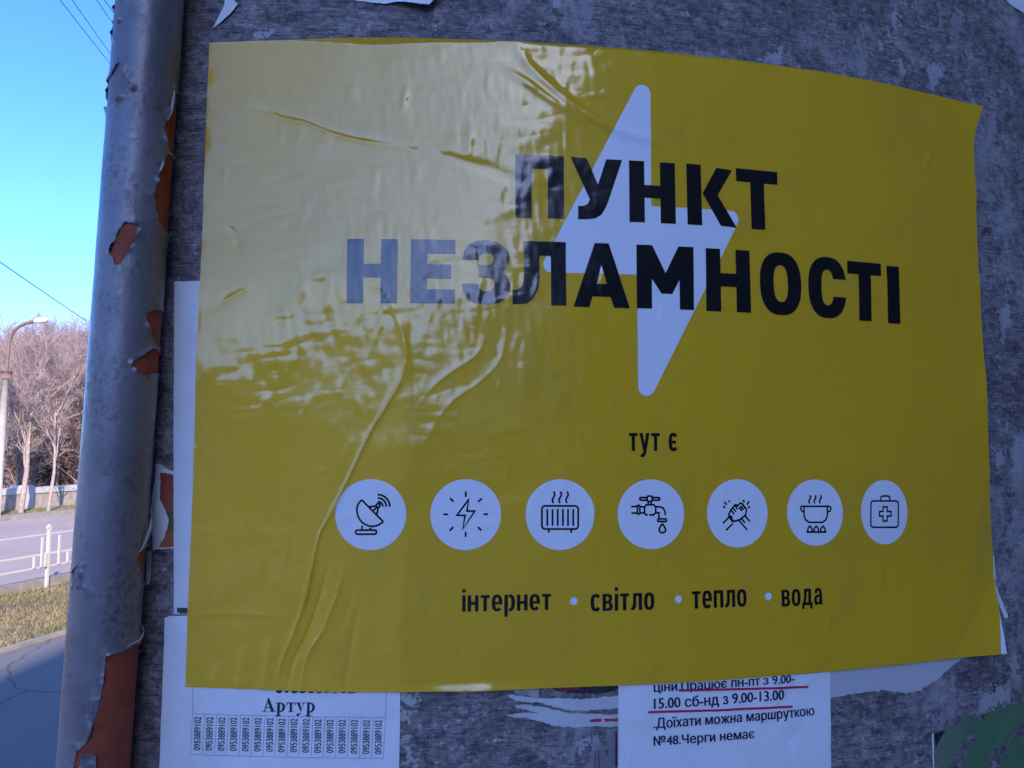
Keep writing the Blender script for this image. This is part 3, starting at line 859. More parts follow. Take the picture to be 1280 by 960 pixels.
# the name in a bold serif face, drawn by hand
def arc(cx, cy, rxo, ryo, rxi, ryi, a0, a1, n=16):
    A = np.radians(np.linspace(a0, a1, n))
    return [[(cx + rxo * math.cos(t), cy + ryo * math.sin(t)) for t in A] + [(cx + rxi * math.cos(t), cy + ryi * math.sin(t)) for t in A[::-1]]]
def R4(x0, y0, x1, y1): return [[(x0, y0), (x1, y0), (x1, y1), (x0, y1)]]
er = [R4(.10, -.22, .28, .62), [[(.0, .62), (.28, .62), (.28, .69), (.18, .68), (.0, .66)]], R4(.0, -.29, .40, -.22), arc(.28, .33, .38, .35, .19, .27, -100, 100)]
serif = {
    'А': (.98, [[[(.40, 1.0), (.50, 1.0), (.86, .05), (.66, .05), (.42, .70)]], [[(.13, .05), (.20, .05), (.45, .76), (.42, .90)]], R4(.27, .29, .60, .35), R4(.02, 0, .32, .05), R4(.56, 0, .96, .05)]),
    'р': (.72, er),
    'т': (.70, [R4(.26, .05, .43, .60), R4(.02, .60, .67, .67), R4(.15, 0, .54, .05), R4(.02, .44, .07, .60), R4(.62, .44, .67, .60)]),
    'у': (.70, [[[(.06, .62), (.26, .62), (.42, .20), (.36, .0)]], [[(.50, .62), (.57, .62), (.30, -.16), (.22, -.24), (.18, -.18), (.26, -.06), (.36, .0), (.40, .13)]], R4(.0, .62, .34, .67), R4(.42, .62, .68, .67), arc(.14, -.20, .09, .09, .005, .005, 0, 359)]),
}
s0, s1, z0, z1 = px_box(328.5, 395.5, 871.5, 894.3)
G = []; x = 0; tot = sum(serif[c][0] for c in 'Артур')
for c in 'Артур':
    for P in serif[c][1]:
        G.append([[(s0 + (x + p[0]) / tot * (s1 - s0), z0 + (p[1] + .29) / 1.29 * (z1 - z0)) for p in P[0]]])
    x += serif[c][0]
lay('printed_name', sh_f, G, M_INK, fly, .4, 8, .004)

# opening-hours notice
NOT = [(772.5, 838), (900, 838), (1036.5, 838), (1037, 900), (1037.5, 960), (1039, 1200), (771, 1200), (772, 960)]
notice, sh_n = paper('opening_hours_notice', NOT, 'white notice with four lines of bold text and red underlines below the poster middle', 'notice', M_PAPER, 1.1, straight=True, grid=6, a=.6, b=.08)
for body, bx in (('ціни.Працює пн-пт з 9.00-', (816.2, 991.8, 847.0, 862.3)), ('15.00 сб-нд з 9.00-13.00', (816.2, 979, 866.5, 883)), ('.Доїхати можна маршруткою', (816, 1017, 889.5, 906)), ('№48.Черги немає', (816, 942, 914.8, 930.3))):
    lay('text_line', sh_n, text_box(body, *px_box(*bx), .030), M_INK, notice, .4, 8, .004)
for p, q in (((847.5, 862.3), (1008.8, 857.8)), ((809, 889.4), (989, 882.5))):
    lay('red_underline', sh_n, line_px(p, q, 2.1), M_INK_RED, notice, .5, 5)

# torn scraps under the poster
fleck('paper_scrap', Zb([(90, 470), (120, 455), (175, 460), (165, 500), (150, 540), (130, 575), (110, 600), (95, 650)]), 'greenish glue-stained paper remnant right of the tear-off flyer, upper one', rag=1.3, seed=74, mat=M_PAPER_GLUE)
fleck('paper_scrap', Zb([(92, 690), (125, 690), (140, 770), (185, 840), (160, 842), (125, 790), (92, 765)]), 'greenish glue-stained paper remnant right of the tear-off flyer, lower one', rag=1.3, seed=74, mat=M_PAPER_GLUE)
paper('paper_scrap', Zb([(655, 466), (690, 462), (720, 466), (800, 480), (950, 480), (1050, 487), (1262, 468), (1262, 532), (1180, 538), (1100, 541), (1000, 546), (920, 530), (850, 508), (760, 500), (700, 495)]), 'long torn white strip left of the opening-hours notice, upper of two', 'torn paper', M_PAPER_DULL, .5, .8, 72, 4)
b2, sh2 = paper('paper_scrap', Zb([(690, 517), (770, 515), (860, 530), (950, 552), (1050, 562), (1230, 567), (1262, 572), (1262, 630), (1100, 632), (1020, 636), (960, 635), (880, 615), (800, 595), (640, 570), (700, 562), (820, 557), (750, 540), (700, 533)]), 'long torn white strip with a red mark left of the opening-hours notice', 'torn paper', M_PAPER_DULL, .6, .8, 73, 4)
lay('red_mark', sh2, [[list(atl(torn(Zb([(1088, 600), (1120, 590), (1155, 588), (1162, 596), (1155, 606), (1100, 607)]), .4, 1.5, 74)))], [list(atl(torn(Zb([(1172, 588), (1262, 586), (1262, 602), (1178, 606)]), .4, 1.5, 75)))]], mat_plain('red_print', (.42, .03, .06), .5), b2, .15, 5)
dk, sh3 = paper('paper_scrap', Zb([(870, 380), (1262, 380), (1262, 425), (1215, 442), (1150, 453), (1100, 457), (1040, 452), (1000, 450), (930, 442), (885, 424)]), 'dark printed paper scrap with a red corner peeping out under the poster bottom edge', 'torn paper', mat_plain('dark_print', (.035, .03, .04), .4, .5, .5, 90), .9, .5, 76, 4)
lay('red_corner', sh3, [[list(atl(Zb([(872, 385), (1045, 385), (1040, 432), (1000, 440), (935, 436), (890, 422)])))]], mat_plain('red_corner_print', (.22, .025, .035), .5, .5, .4, 120), dk, .15, 5)
fleck('paper_scrap', Zb([(690, 420), (760, 400), (825, 415), (822, 472), (760, 468), (700, 455)]), 'faint grey paper patch under the poster edge above the torn white strips', rag=.7, seed=72)
ns, sh4 = paper('paper_scrap', Zb([(1110, 690), (1135, 680), (1175, 740), (1195, 790), (1188, 645), (1245, 640), (1242, 850), (1238, 905), (1100, 905), (1085, 870), (1105, 800)]), 'newsprint scrap with tiny sideways type beside the lower left of the opening-hours notice', 'torn paper', M_PAPER_OLD, .5, .8, 78, 4)
lay('small_print', sh4, strip([at(773 - 3.2, 914), at(773 - 3.2, 935), at(773 - 3.2, 958)], 1.6), M_INK, ns, .15, 5)
G = []
r = random.Random(5)
for cx_ in (743.5, 748.5):
    y = 938.0
    while y < 968:
        L = r.uniform(1.2, 3.0); G += strip([at(cx_ + r.uniform(-1, 1), y), at(cx_ + r.uniform(-1, 1), y + L)], .9); y += L + r.uniform(.6, 1.6)
lay('small_print', sh4, G, M_INK, ns, .2, 5)
fleck('paper_scrap', Zb([(1010, 722), (1060, 702), (1100, 696), (1095, 730), (1075, 752), (1035, 762)]), 'pale ragged paper shred left of the newsprint scrap', rag=.7, seed=51)
paper('paper_scrap', Zr([(190, 540), (300, 520), (450, 500), (640, 470), (800, 460), (795, 468), (740, 507), (700, 540), (660, 575), (610, 608), (560, 632), (510, 636), (470, 635), (430, 625), (340, 635), (270, 645), (185, 662)]), 'torn white paper under the poster bottom edge right of the notice', 'torn paper', paper_material('dull_paper', (.50, .50, .51), .7, .2), .6, .8, 80, 5)
paper('paper_strip', Zr([(872, 76), (898, 45), (903, 170), (925, 230), (957, 315), (940, 318), (905, 225), (890, 150), (887, 76)]), 'bent white strip standing at the poster right edge near its bottom corner', 'tape', M_PAPER, 1.0, .25, 81, 3)
fleck('paper_fleck', Zr([(972, 490), (985, 470), (995, 480), (1000, 560), (1022, 580), (1022, 627), (985, 622), (975, 560)]), 'long pale fleck of paper below the poster bottom right corner', rag=.8, seed=61)
fleck('paper_fleck', Zr([(838, 640), (900, 622), (965, 600), (962, 680), (880, 720), (835, 735)]), 'grey torn paper patch just above the green poster remains', rag=1.4, seed=57)
fleck('paper_fleck', Zr([(640, 785), (650, 740), (690, 700), (730, 690), (740, 720), (700, 765), (665, 800)]), 'pale smeared paper patch at the upper left of the green poster remains', rag=1.4, seed=70)
fleck('paper_fleck', Zr([(710, 540), (722, 530), (730, 600), (728, 650), (714, 640)]), 'thin upright paper shred between the torn white paper and the green remains', rag=.8, seed=75)
gp = empty('green_poster', (0, 0, 0), 'torn green poster remains at the lower right of the wall', 'torn paper')
shg = flat_sheet(.5, .3, .1)
M_GREEN = paper_material('green_print', (.085, .19, .085), .65, .6, (.20, .22, .17))
for P, q in (([(638, 815), (680, 795), (735, 768), (775, 745), (832, 742), (815, 790), (780, 840), (750, 890), (720, 940), (700, 1000), (640, 1000)], 3), ([(850, 745), (900, 705), (990, 680), (1060, 690), (1060, 720), (960, 830), (900, 900), (850, 1000), (720, 1000), (760, 940), (800, 860)], 4), ([(1060, 770), (1000, 830), (950, 880), (905, 1000), (1060, 1000)], 5)):
    o_ = fleck('green_piece', Zr(P), None, None, .5, .9, M_GREEN, q)
    del o_['category']; o_.parent = gp
lay('dark_corner', shg, [[list(atl(Zr([(640, 812), (690, 796), (668, 830), (648, 872)])))]], mat_plain('black_print', (.02, .025, .025), .5), gp, .3, 5)
lay('white_edge', shg, [[list(atl(Zr([(630, 812), (638, 806), (641, 1000), (636, 1000)])))]], M_PAPER, gp, .3, 5)

# ================================================================== the yellow poster
TR = np.array([698.0, 388.0]); BR = np.array([698.0, -213.0])
CREASES = [   # pixel line, height mm, half-width mm, sharpness (1 = ridge, 2 = gauss), end taper
    ([(306, 128), (350, 148), (380, 155), (420, 170), (455, 178), (500, 186), (540, 196), (575, 206)], -1.1, 2.2, 1, .18),
    ([(420, 160), (500, 172), (580, 196), (650, 218)], .7, 10, 2, .4),
    ([(530, 190), (580, 203), (625, 218), (665, 236)], -1.5, 4.6, 2, .38),
    ([(636, 40), (658, 80), (690, 112), (728, 142), (780, 168), (850, 186)], 2.0, 5.0, 2, .3),
    ([(615, 82), (650, 100), (690, 128), (735, 160)], 1.6, 4.4, 2, .4),
    ([(466, 335), (488, 380), (503, 420), (507, 450), (500, 478), (482, 510)], 1.0, 2.4, 1, .35),
    ([(503, 470), (488, 500), (466, 535), (450, 568), (430, 610), (412, 646), (400, 668), (393, 700), (384, 745), (372, 780)], 1.5, 1.3, 1, .12),
    ([(398, 672), (392, 705), (384, 745), (368, 790), (352, 830), (345, 868)], 1.3, 1.8, 1, .25),
    ([(486, 330), (500, 390), (508, 440), (512, 500), (515, 545)], .5, 3.5, 2, .4),
    ([(512, 525), (528, 500), (548, 478), (570, 462), (596, 444), (606, 420), (604, 395)], .45, 2.6, 1, .45),
    ([(508, 600), (524, 572), (545, 530), (568, 500), (600, 478), (626, 448), (632, 410), (625, 380)], .4, 2.8, 1, .45),
    ([(655, 390), (660, 430), (655, 480), (648, 530)], .7, 9, 2, .4),
    ([(262, 392), (285, 376), (305, 365), (325, 362)], -.8, 3.4, 1, .45),
    ([(412, 695), (402, 740), (385, 790), (366, 830), (358, 875)], -1.3, 2.2, 1, .3),
    ([(434, 690), (424, 735), (405, 785), (385, 820), (374, 880)], 1.2, 2.0, 1, .3),
    ([(452, 735), (440, 800), (428, 880)], -1.2, 4.0, 1, .3),
    ([(338, 790), (334, 880)], 1.4, 4.5, 2, .4), ([(305, 800), (300, 880)], 1.1, 4.5, 2, .4), ([(275, 820), (268, 868)], .5, 5, 2, .4),
    ([(286, 280), (297, 300), (300, 318)], -1.0, 3.5, 2, .4),
    ([(276, 195), (282, 215), (280, 240)], .5, 3, 2, .4),
    ([(440, 725), (436, 760), (418, 800)], -.8, 4, 2, .4),
    ([(1165, 190), (1158, 200), (1150, 212)], .8, 2.5, 2, .4),
    ([(975, 640), (1000, 720), (1040, 790), (1060, 850)], .5, 14, 2, .4),
    ([(1130, 690), (1140, 760), (1150, 810)], .6, 12, 2, .4),
    ([(505, 690), (503, 760), (500, 862)], .35, 4, 2, .2),
    ([(240, 768), (300, 766), (365, 770)], .35, 2.5, 2, .2),
]
CR = [(smooth_line(atl(L), 6), h, w, sh, tp_) for L, h, w, sh, tp_ in CREASES]
wr_big = noise_field(41, (1024, 1024), 260, .35); wr_mid = noise_field(42, (1024, 1024), 75, .4); wr_small = noise_field(43, (1024, 1024), 22, .4); wr_tiny = noise_field(44, (1024, 1024), 9, .35); wr_str = noise_field(45, (1024, 1024), 48, .45, 1.0, .30, -.35); wr_fold = noise_field(46, (1024, 1024), 60, .4, 1.0, .4, .25); wr_hor = noise_field(47, (1024, 1024), 30, .4, 1.0, 2.6, .3)
CRMASK = atl([(420, 440), (560, 360), (620, 250)])
def poster_off(s, z):
    o = np.full(s.shape, 2.8)
    o = o + .55 * sample(wr_big, s + 200, z + 500)
    o = o + .13 * sample(wr_mid, s + 200, z + 500) * (.45 + .55 * sstep(420, 150, s))
    loc = np.maximum.reduce([np.exp(-((s - a) / 120) ** 2 - ((z - b) / 95) ** 2) for a, b in CRMASK])
    left = sstep(360, 60, s)
    o = o + (.020 + .060 * loc * left) * sample(wr_str, s + 200, z + 500) * (.25 + .75 * sstep(560, 200, s))
    o = o + (.008 + .016 * loc * left) * sample(wr_small, s + 200, z + 500) + .0035 * sample(wr_tiny, s + 200, z + 500)
    o = o + .10 * np.maximum(0, sample(wr_fold, s + 200, z + 500) - .6) ** 1.5 + .055 * np.abs(sample(wr_hor, s + 260, z + 410)) + .10 * np.maximum(0, sample(wr_hor, s + 700, z + 110) - .9) ** 1.3
    edge = np.minimum.reduce([s + 125, 699 - s, 388 - z, z + 213])
    o = o + .45 * np.maximum(0, sample(wr_mid, s + 500, z + 100)) * sstep(26, 0, edge)
    for L, h, w, shp, tp_ in CR:
        lo = L.min(0) - 5 * w - 3; hi = L.max(0) + 5 * w + 3
        m = (s > lo[0]) & (s < hi[0]) & (z > lo[1]) & (z < hi[1])
        if not m.any(): continue
        d, t, sd = poly_dist(s[m], z[m], L)
        env = sstep(0, tp_, t) * sstep(0, tp_, 1 - t)
        if shp == 1: pr = np.exp(-np.sqrt((d / w) ** 2 + .04) + .2) * (1 + .35 * sd * (1 - np.exp(-d / w)))
        else: pr = np.exp(-(d / w) ** 2)
        add = np.zeros(s.shape); add[m] = h * env * pr
        o = o + add
    # edges: a rolled top edge, a lip at the bottom, lifted right-hand corners
    ztop = 385.3 + 3.0 * sstep(0, .4, (s + 124) / 826.0)
    wd = 4.4 * sstep(-70, 0, s) * sstep(170, 110, s) * (1 + .35 * np.sin(s / 24.0)) + 1.7 * sstep(150, 190, s) * sstep(620, 300, s)
    o = o + .34 * np.maximum(0, z - ztop + wd)
    o = o + 2.2 * sstep(-204, -215, z) * np.exp(-((s - 128) / 48.0) ** 2)
    dtr = np.maximum(0, 1 - ((TR[0] - s) / 44 + np.abs(TR[1] - z) / 50)); o = o + 17.0 * dtr ** 1.5
    dbr = np.maximum(0, 1 - ((BR[0] - s) / 70 + (z - BR[1]) / 78)); o = o + 9.0 * dbr ** 1.2
    o = o + .9 * sstep(680, 704, s) * (.6 + .4 * np.sin(z / 55.0))
    return 1.5 + np.log1p(np.exp((o - 1.5) / .35)) * .35
SHP = Sheet(poster_off)
def poster_edges(u, v):
    """u across 0..1, v up 0..1 -> s, z of the slightly uneven sheet outline"""
    zb = -209.8 - 2.6 * sstep(0, .22, u) - .8 * u; zt = 385.3 + 3.0 * sstep(0, .4, u) - 1.5 * sstep(.75, 1, u)
    sl = -125.7 + 3.0 * v; sr = 698.5 - 1.2 * np.sin(v * math.pi) - 0.0 * v
    s_, z_ = sl + (sr - sl) * u, zb + (zt - zb) * v
    d = np.maximum(0, 1 - ((TR[0] - s_) / 44 + np.abs(TR[1] - z_) / 50))
    return s_, z_ - 8.0 * d ** 1.3
poster = empty('resistance_point_poster', tuple(cyl(np.array(289.0), np.array(-213.0), np.array(0.0))), 'glossy yellow poster with a white lightning bolt, black headline and seven round icons', 'poster')
nu, nv = 620, 450
U, Vv = np.meshgrid(np.linspace(0, 1, nu + 1), np.linspace(0, 1, nv + 1))
ps, pz = poster_edges(U.ravel(), Vv.ravel())
P, N = SHP.place(ps, pz)
idx = np.arange((nu + 1) * (nv + 1)).reshape(nv + 1, nu + 1)
Q = np.stack([idx[:-1, :-1], idx[:-1, 1:], idx[1:, 1:], idx[1:, :-1]], -1).reshape(-1, 4)
mesh_obj('sheet', P, Q, M_YELLOW, poster, True, N, np.stack([ps, pz], -1) / 1000)

def pprint(name, groups, mat, extra, parent=poster, grid=3.0, micro=0.0): return lay(name, SHP, groups, mat, parent, extra, grid, micro)

# lightning bolt with rounded corners
def rounded(P, rr):
    P = np.array(P, float); n = len(P); out = []
    for i in range(n):
        a, b, c = P[i - 1], P[i], P[(i + 1) % n]; r = rr[i]
        if r <= 0: out.append(b); continue
        u = (a - b) / np.linalg.norm(a - b); v = (c - b) / np.linalg.norm(c - b)
        ang = math.acos(np.clip(u @ v, -1, 1)); t = r / math.tan(ang / 2); m = (u + v) / np.linalg.norm(u + v); cc = b + m * r / math.sin(ang / 2)
        p0 = b + u * t - cc; p1 = b + v * t - cc; a0 = math.atan2(p0[1], p0[0]); a1 = math.atan2(p1[1], p1[0])
        d = (a1 - a0 + math.pi) % (2 * math.pi) - math.pi
        for k in range(9): out.append(cc + r * np.array([math.cos(a0 + d * k / 8), math.sin(a0 + d * k / 8)]))
    return out
bolt = atl([(811, 77), (812.5, 259), (927, 266), (797, 528), (795.5, 344), (672, 341)])
pprint('white_margin', [[[(697.8, -172), (698.2, -212.6), (691, -212.6)]]], M_WHITE, .2)
pprint('lightning_bolt', [[rounded(bolt, [8.2, 0, 8.0, 8.2, 0, 7.5])]], M_WHITE, .22)

# headline letters
def gl_rect(w, h): return w, h
TS, TB = 15.2, 13.0
def superell(cx, cy, rx, ry, e, angs):
    return [(cx + rx * math.copysign(abs(math.cos(t)) ** (2 / e), math.cos(t)), cy + ry * math.copysign(abs(math.sin(t)) ** (2 / e), math.sin(t))) for t in angs]
def norm_poly(P, x0, x1, y0, y1, s0, s1, z0, z1):
    """zoom-picture outline -> box on the sheet"""
    return [(s0 + (x - x0) / (x1 - x0) * (s1 - s0), z1 - (y - y0) / (y1 - y0) * (z1 - z0)) for x, y in P]
def glyph(c, s0, s1, z0, z1):
    w, h = s1 - s0, z1 - z0
    B = lambda x0, y0, x1, y1: [[(s0 + x0, z0 + y0), (s0 + x1, z0 + y0), (s0 + x1, z0 + y1), (s0 + x0, z0 + y1)]]
    if c == 'П': return [B(0, 0, TS, h), B(w - TS, 0, w, h), B(TS, h - TB, w - TS, h)]
    if c == 'Н': return [B(0, 0, TS, h), B(w - TS, 0, w, h), B(TS, h * .40, w - TS, h * .612)]
    if c == 'Т': return [B(0, h - TB, w, h), B(w / 2 - TS / 2, 0, w / 2 + TS / 2, h - TB)]
    if c == 'І': return [B(0, 0, w, h)]
    if c == 'Е': return [B(0, 0, TS, h), B(TS, h - TB, w, h), B(TS, 0, w, TB), B(TS, h * .39, w * .915, h * .612)]
    if c == 'К': return [B(0, 0, TS, h), [norm_poly([(341, 228), (405, 105), (475, 110), (408, 232), (490, 377), (418, 373)], 272, 490, 97, 377, s0, s1, z0, z1)]]
    if c == 'У': return [[norm_poly([(0, 0), (70, 2), (120, 118), (157, 2), (228, 2), (165, 190), (152, 222), (134, 252), (106, 270), (70, 275), (32, 275), (32, 217), (58, 215), (74, 206), (84, 185)], 0, 228, 0, 275, s0, s1, z0, z1)]]
    if c == 'З': return [[norm_poly([(562, 518), (568, 482), (588, 453), (620, 435), (665, 429), (710, 435), (745, 455), (765, 485), (768, 515), (760, 545), (738, 570), (760, 592), (773, 625), (770, 655), (752, 690), (722, 708), (670, 717), (615, 710), (582, 690), (565, 660), (561, 625),
                                     (632, 625), (636, 645), (650, 656), (672, 658), (690, 652), (702, 635), (702, 615), (690, 600), (670, 596), (632, 596), (632, 543), (668, 543), (688, 538), (698, 520), (696, 500), (685, 490), (668, 487), (648, 491), (636, 502), (632, 518)], 561, 774, 429, 717, s0, s1, z0, z1)]]
    if c == 'Л': return [[norm_poly([(835, 437), (1020, 437), (1020, 718), (953, 718), (953, 500), (902, 500), (902, 600), (895, 650), (875, 690), (845, 712), (810, 717), (783, 716), (783, 655), (805, 652), (822, 640), (832, 610), (835, 560)], 783, 1020, 437, 718, s0, s1, z0, z1)]]
    if c == 'А':
        f = lambda P: norm_poly(P, 242, 402, 492, 671, s0, s1, z0, z1)
        return [[f([(303, 492), (343, 492), (402, 671), (357, 671), (347, 641), (296, 641), (286, 671), (242, 671)]), f([(321, 553), (308, 606), (337, 606)])]]
    if c == 'М': return [[norm_poly([(52, 457), (120, 457), (178, 577), (236, 457), (303, 457), (303, 735), (240, 735), (239, 606), (207, 668), (160, 668), (118, 604), (118, 735), (52, 735)], 52, 303, 457, 735, s0, s1, z0, z1)]]
    A = np.linspace(0, 2 * math.pi, 64, endpoint=False); cx, cy = (s0 + s1) / 2, (z0 + z1) / 2
    if c == 'О': return [[superell(cx, cy, w / 2, h / 2, 2.45, A), superell(cx, cy, w / 2 - TS, h / 2 - TB, 2.5, A[::-1])]]
    if c == 'С':
        to, ti = math.asin(.29 ** (2.45 / 2)), math.asin(min(1, (.29 * (h / 2) / (h / 2 - TB)) ** (2.5 / 2)))
        Ao = np.linspace(to, 2 * math.pi - to, 56); Ai = np.linspace(2 * math.pi - ti, ti, 56)
        return [[superell(cx, cy, w / 2, h / 2, 2.45, Ao) + superell(cx, cy, w / 2 - TS, h / 2 - TB, 2.5, Ai)]]
ROW1 = [('П', 643.9, 704, 195.7, 273.4), ('У', 712.5, 776.6, 199.5, 275.8), ('Н', 785, 842, 204, 280), ('К', 856.5, 917.8, 208.5, 284), ('Т', 919, 970.7, 213.8, 287.7)]
ROW2 = [('Н', 434.6, 497.3, 300, 379.7), ('Е', 513.6, 569, 300.4, 380), ('З', 577.8, 638, 300.6, 381.8), ('Л', 640.2, 706.8, 302.6, 382), ('А', 715.8, 785.8, 305, 384.8), ('М', 794.6, 865.2, 308.4, 387), ('Н', 880.4, 935.2, 313, 390.4),
        ('О', 947.3, 998.8, 316.5, 394.5), ('С', 1007.8, 1054.8, 322.3, 398.2), ('Т', 1057, 1098.4, 329, 401.5), ('І', 1105.7, 1120.9, 334, 404.8)]
for row in (ROW1, ROW2):
    G = []
    for c, x0, x1, yt, yb in row: G += glyph(c, *px_box(x0, x1, yt, yb))
    pprint('headline', G, M_BLACK, .42)

# small lettering in a narrow bold face: x-height 1, stem t, bar b
def small_glyph(c):
    t, b, w = .205, .175, .62
    Rr = lambda x0, y0, x1, y1: [[(x0, y0), (x1, y0), (x1, y1), (x0, y1)]]
    def ring(w, a0, a1, n=40):
        A = np.radians(np.linspace(a0, a1, n))
        return [superell(w / 2, .5, w / 2, .515, 2.6, A) + superell(w / 2, .5, w / 2 - t, .515 - b, 2.4, A[::-1])]
    def full(w):
        A = np.linspace(0, 2 * math.pi, 48, endpoint=False)
        return [superell(w / 2, .5, w / 2, .515, 2.6, A), superell(w / 2, .5, w / 2 - t, .515 - b, 2.4, A[::-1])]
    if c == 'о': return w, [full(w)]
    if c == 'с': return .58, [ring(.6, 38, 322)]
    if c == 'є': return .58, [ring(.6, 40, 320), Rr(t * .95, .425, .47, .575)]
    if c == 'е': return w, [ring(w, -9, 318), Rr(t * .95, .415, w - t * .95, .555)]
    if c == 'н': return .63, [Rr(0, 0, t, 1), Rr(.63 - t, 0, .63, 1), Rr(t, .41, .63 - t, .41 + b)]
    if c == 'п': return .62, [Rr(0, 0, t, 1), Rr(.62 - t, 0, .62, 1), Rr(t, 1 - b, .62 - t, 1)]
    if c == 'т': return .54, [Rr(0, 1 - b, .54, 1), Rr(.27 - t / 2, 0, .27 + t / 2, 1 - b)]
    if c == 'і': return t, [Rr(0, 0, t, 1), Rr(0, 1.17, t, 1.38)]
    if c == 'р': return w, [Rr(0, -.36, t, 1.0), [superell(w * .5, .5, w * .5, .515, 2.6, np.radians(np.linspace(-100, 100, 26))) + superell(w * .5, .5, w * .5 - t, .515 - b, 2.4, np.radians(np.linspace(100, -100, 26)))]]
    if c == 'в': return .60, [[[(0, 0), (.40, 0), (.53, .04), (.60, .16), (.60, .34), (.54, .47), (.46, .52), (.53, .57), (.575, .68), (.575, .83), (.50, .95), (.38, 1), (0, 1)], [(t, b * .9), (t, .425), (.33, .425), (.395, .38), (.395, .215), (.33, b * .9)], [(t, .585), (t, 1 - b * .9), (.32, 1 - b * .9), (.37, .79), (.37, .64), (.32, .585)]]]
    if c == 'л': return .66, [[[(.12, 1), (.66, 1), (.66, 0), (.66 - t, 0), (.66 - t, 1 - b), (.31, 1 - b), (.31, .40), (.29, .18), (.21, .05), (.09, -.01), (0, -.01), (0, .16), (.06, .18), (.10, .26), (.12, .45)]]]
    if c == 'д': return .74, [[[(.15, 1), (.64, 1), (.64, b), (.74, b), (.74, -.22), (.74 - t * .8, -.22), (.74 - t * .8, 0), (t * .8, 0), (t * .8, -.22), (0, -.22), (0, b), (.07, b), (.13, .45)], [(.33, 1 - b), (.64 - t, 1 - b), (.64 - t, b), (.26, b), (.31, .45)]]]
    if c == 'а': return .58, [[[(.04, .70), (.23, .70), (.25, .82), (.32, .855), (.37, .80), (.375, .62), (.20, .60), (.06, .53), (0, .40), (0, .17), (.07, .03), (.18, -.015), (.29, .01), (.375, .09), (.385, 0), (.58, 0), (.58, .72), (.53, .90), (.42, 1.0), (.28, 1.015), (.13, .97), (.05, .86)], [(.375, .47), (.375, .24), (.31, .15), (.24, .145), (.195, .20), (.195, .38), (.24, .455)]]]
    if c == 'у': return .64, [[[(0, 1), (.21, 1), (.325, .42), (.43, 1), (.64, 1), (.45, .02), (.38, -.22), (.27, -.33), (.07, -.35), (.07, -.17), (.18, -.16), (.23, -.08), (.235, .03)]]]
    return .34, []
for body, (x0, x1, yt, yb) in (('тут є', (785, 845, 541, 571.5)), ('інтернет', (577.6, 688.2, 735, 770)), ('світло', (737.4, 816, 733, 762.5)), ('тепло', (863, 931, 736.8, 759)), ('вода', (974.3, 1024.2, 735, 760.5))):
    G = []; x = 0.0
    for c in body:
        w, polys = small_glyph(c)
        G += [[[(p[0] + x, p[1]) for p in L] for L in loops] for loops in polys]; x += w + .115
    A = np.array([p for loops in G for L in loops for p in L]); lo, hi = A.min(0), A.max(0); s0, s1, z0, z1 = px_box(x0, x1, yt, yb)
    G = [[[(s0 + (p[0] - lo[0]) / (hi[0] - lo[0]) * (s1 - s0), z0 + (p[1] - lo[1]) / (hi[1] - lo[1]) * (z1 - z0)) for p in L] for L in loops] for loops in G]
    pprint('caption', G, M_BLACK, .3, grid=4, micro=.006)
for x, y in ((716.4, 750.7), (846, 748), (958, 745)):
    c = at(x, y); pprint('caption_dot', [[[(c[0] + 3.5 * math.cos(t), c[1] + 3.5 * math.sin(t)) for t in np.linspace(0, 2 * math.pi, 24, endpoint=False)]]], M_WHITE, .3)

# icons: strokes in zoom-picture coordinates
ZA = lambda l: [(x / 5.565 + 410, y / 5.565 + 590) for x, y in l]
ZB = lambda l: [(x / 5.565 + 640, y / 5.565 + 590) for x, y in l]
ZC = lambda l: [(x / 4.571 + 860, y / 4.571 + 590) for x, y in l]
def circ(cx, cy, r, a0=0, a1=360, n=20, ry=None):
    return [(cx + r * math.cos(math.radians(a)), cy + (ry or r) * math.sin(math.radians(a))) for a in np.linspace(a0, a1, n)]
def rrect(x0, y0, x1, y1, r):
    return circ(x1 - r, y0 + r, r, -90, 0, 6) + circ(x1 - r, y1 - r, r, 0, 90, 6) + circ(x0 + r, y1 - r, r, 90, 180, 6) + circ(x0 + r, y0 + r, r, 180, 270, 6) + [(x1 - r, y0), (x1 - r + .5, y0 + .02)]
def wavy(x, y0, y1, a): return [(x + a * math.sin((y - y0) / (y1 - y0) * 2 * math.pi), y) for y in np.linspace(y0, y1, 12)]
dish_arc = smooth_line([(238, 192), (212, 225), (205, 270), (220, 320), (250, 355), (300, 375), (345, 370), (388, 345)], 4).tolist()
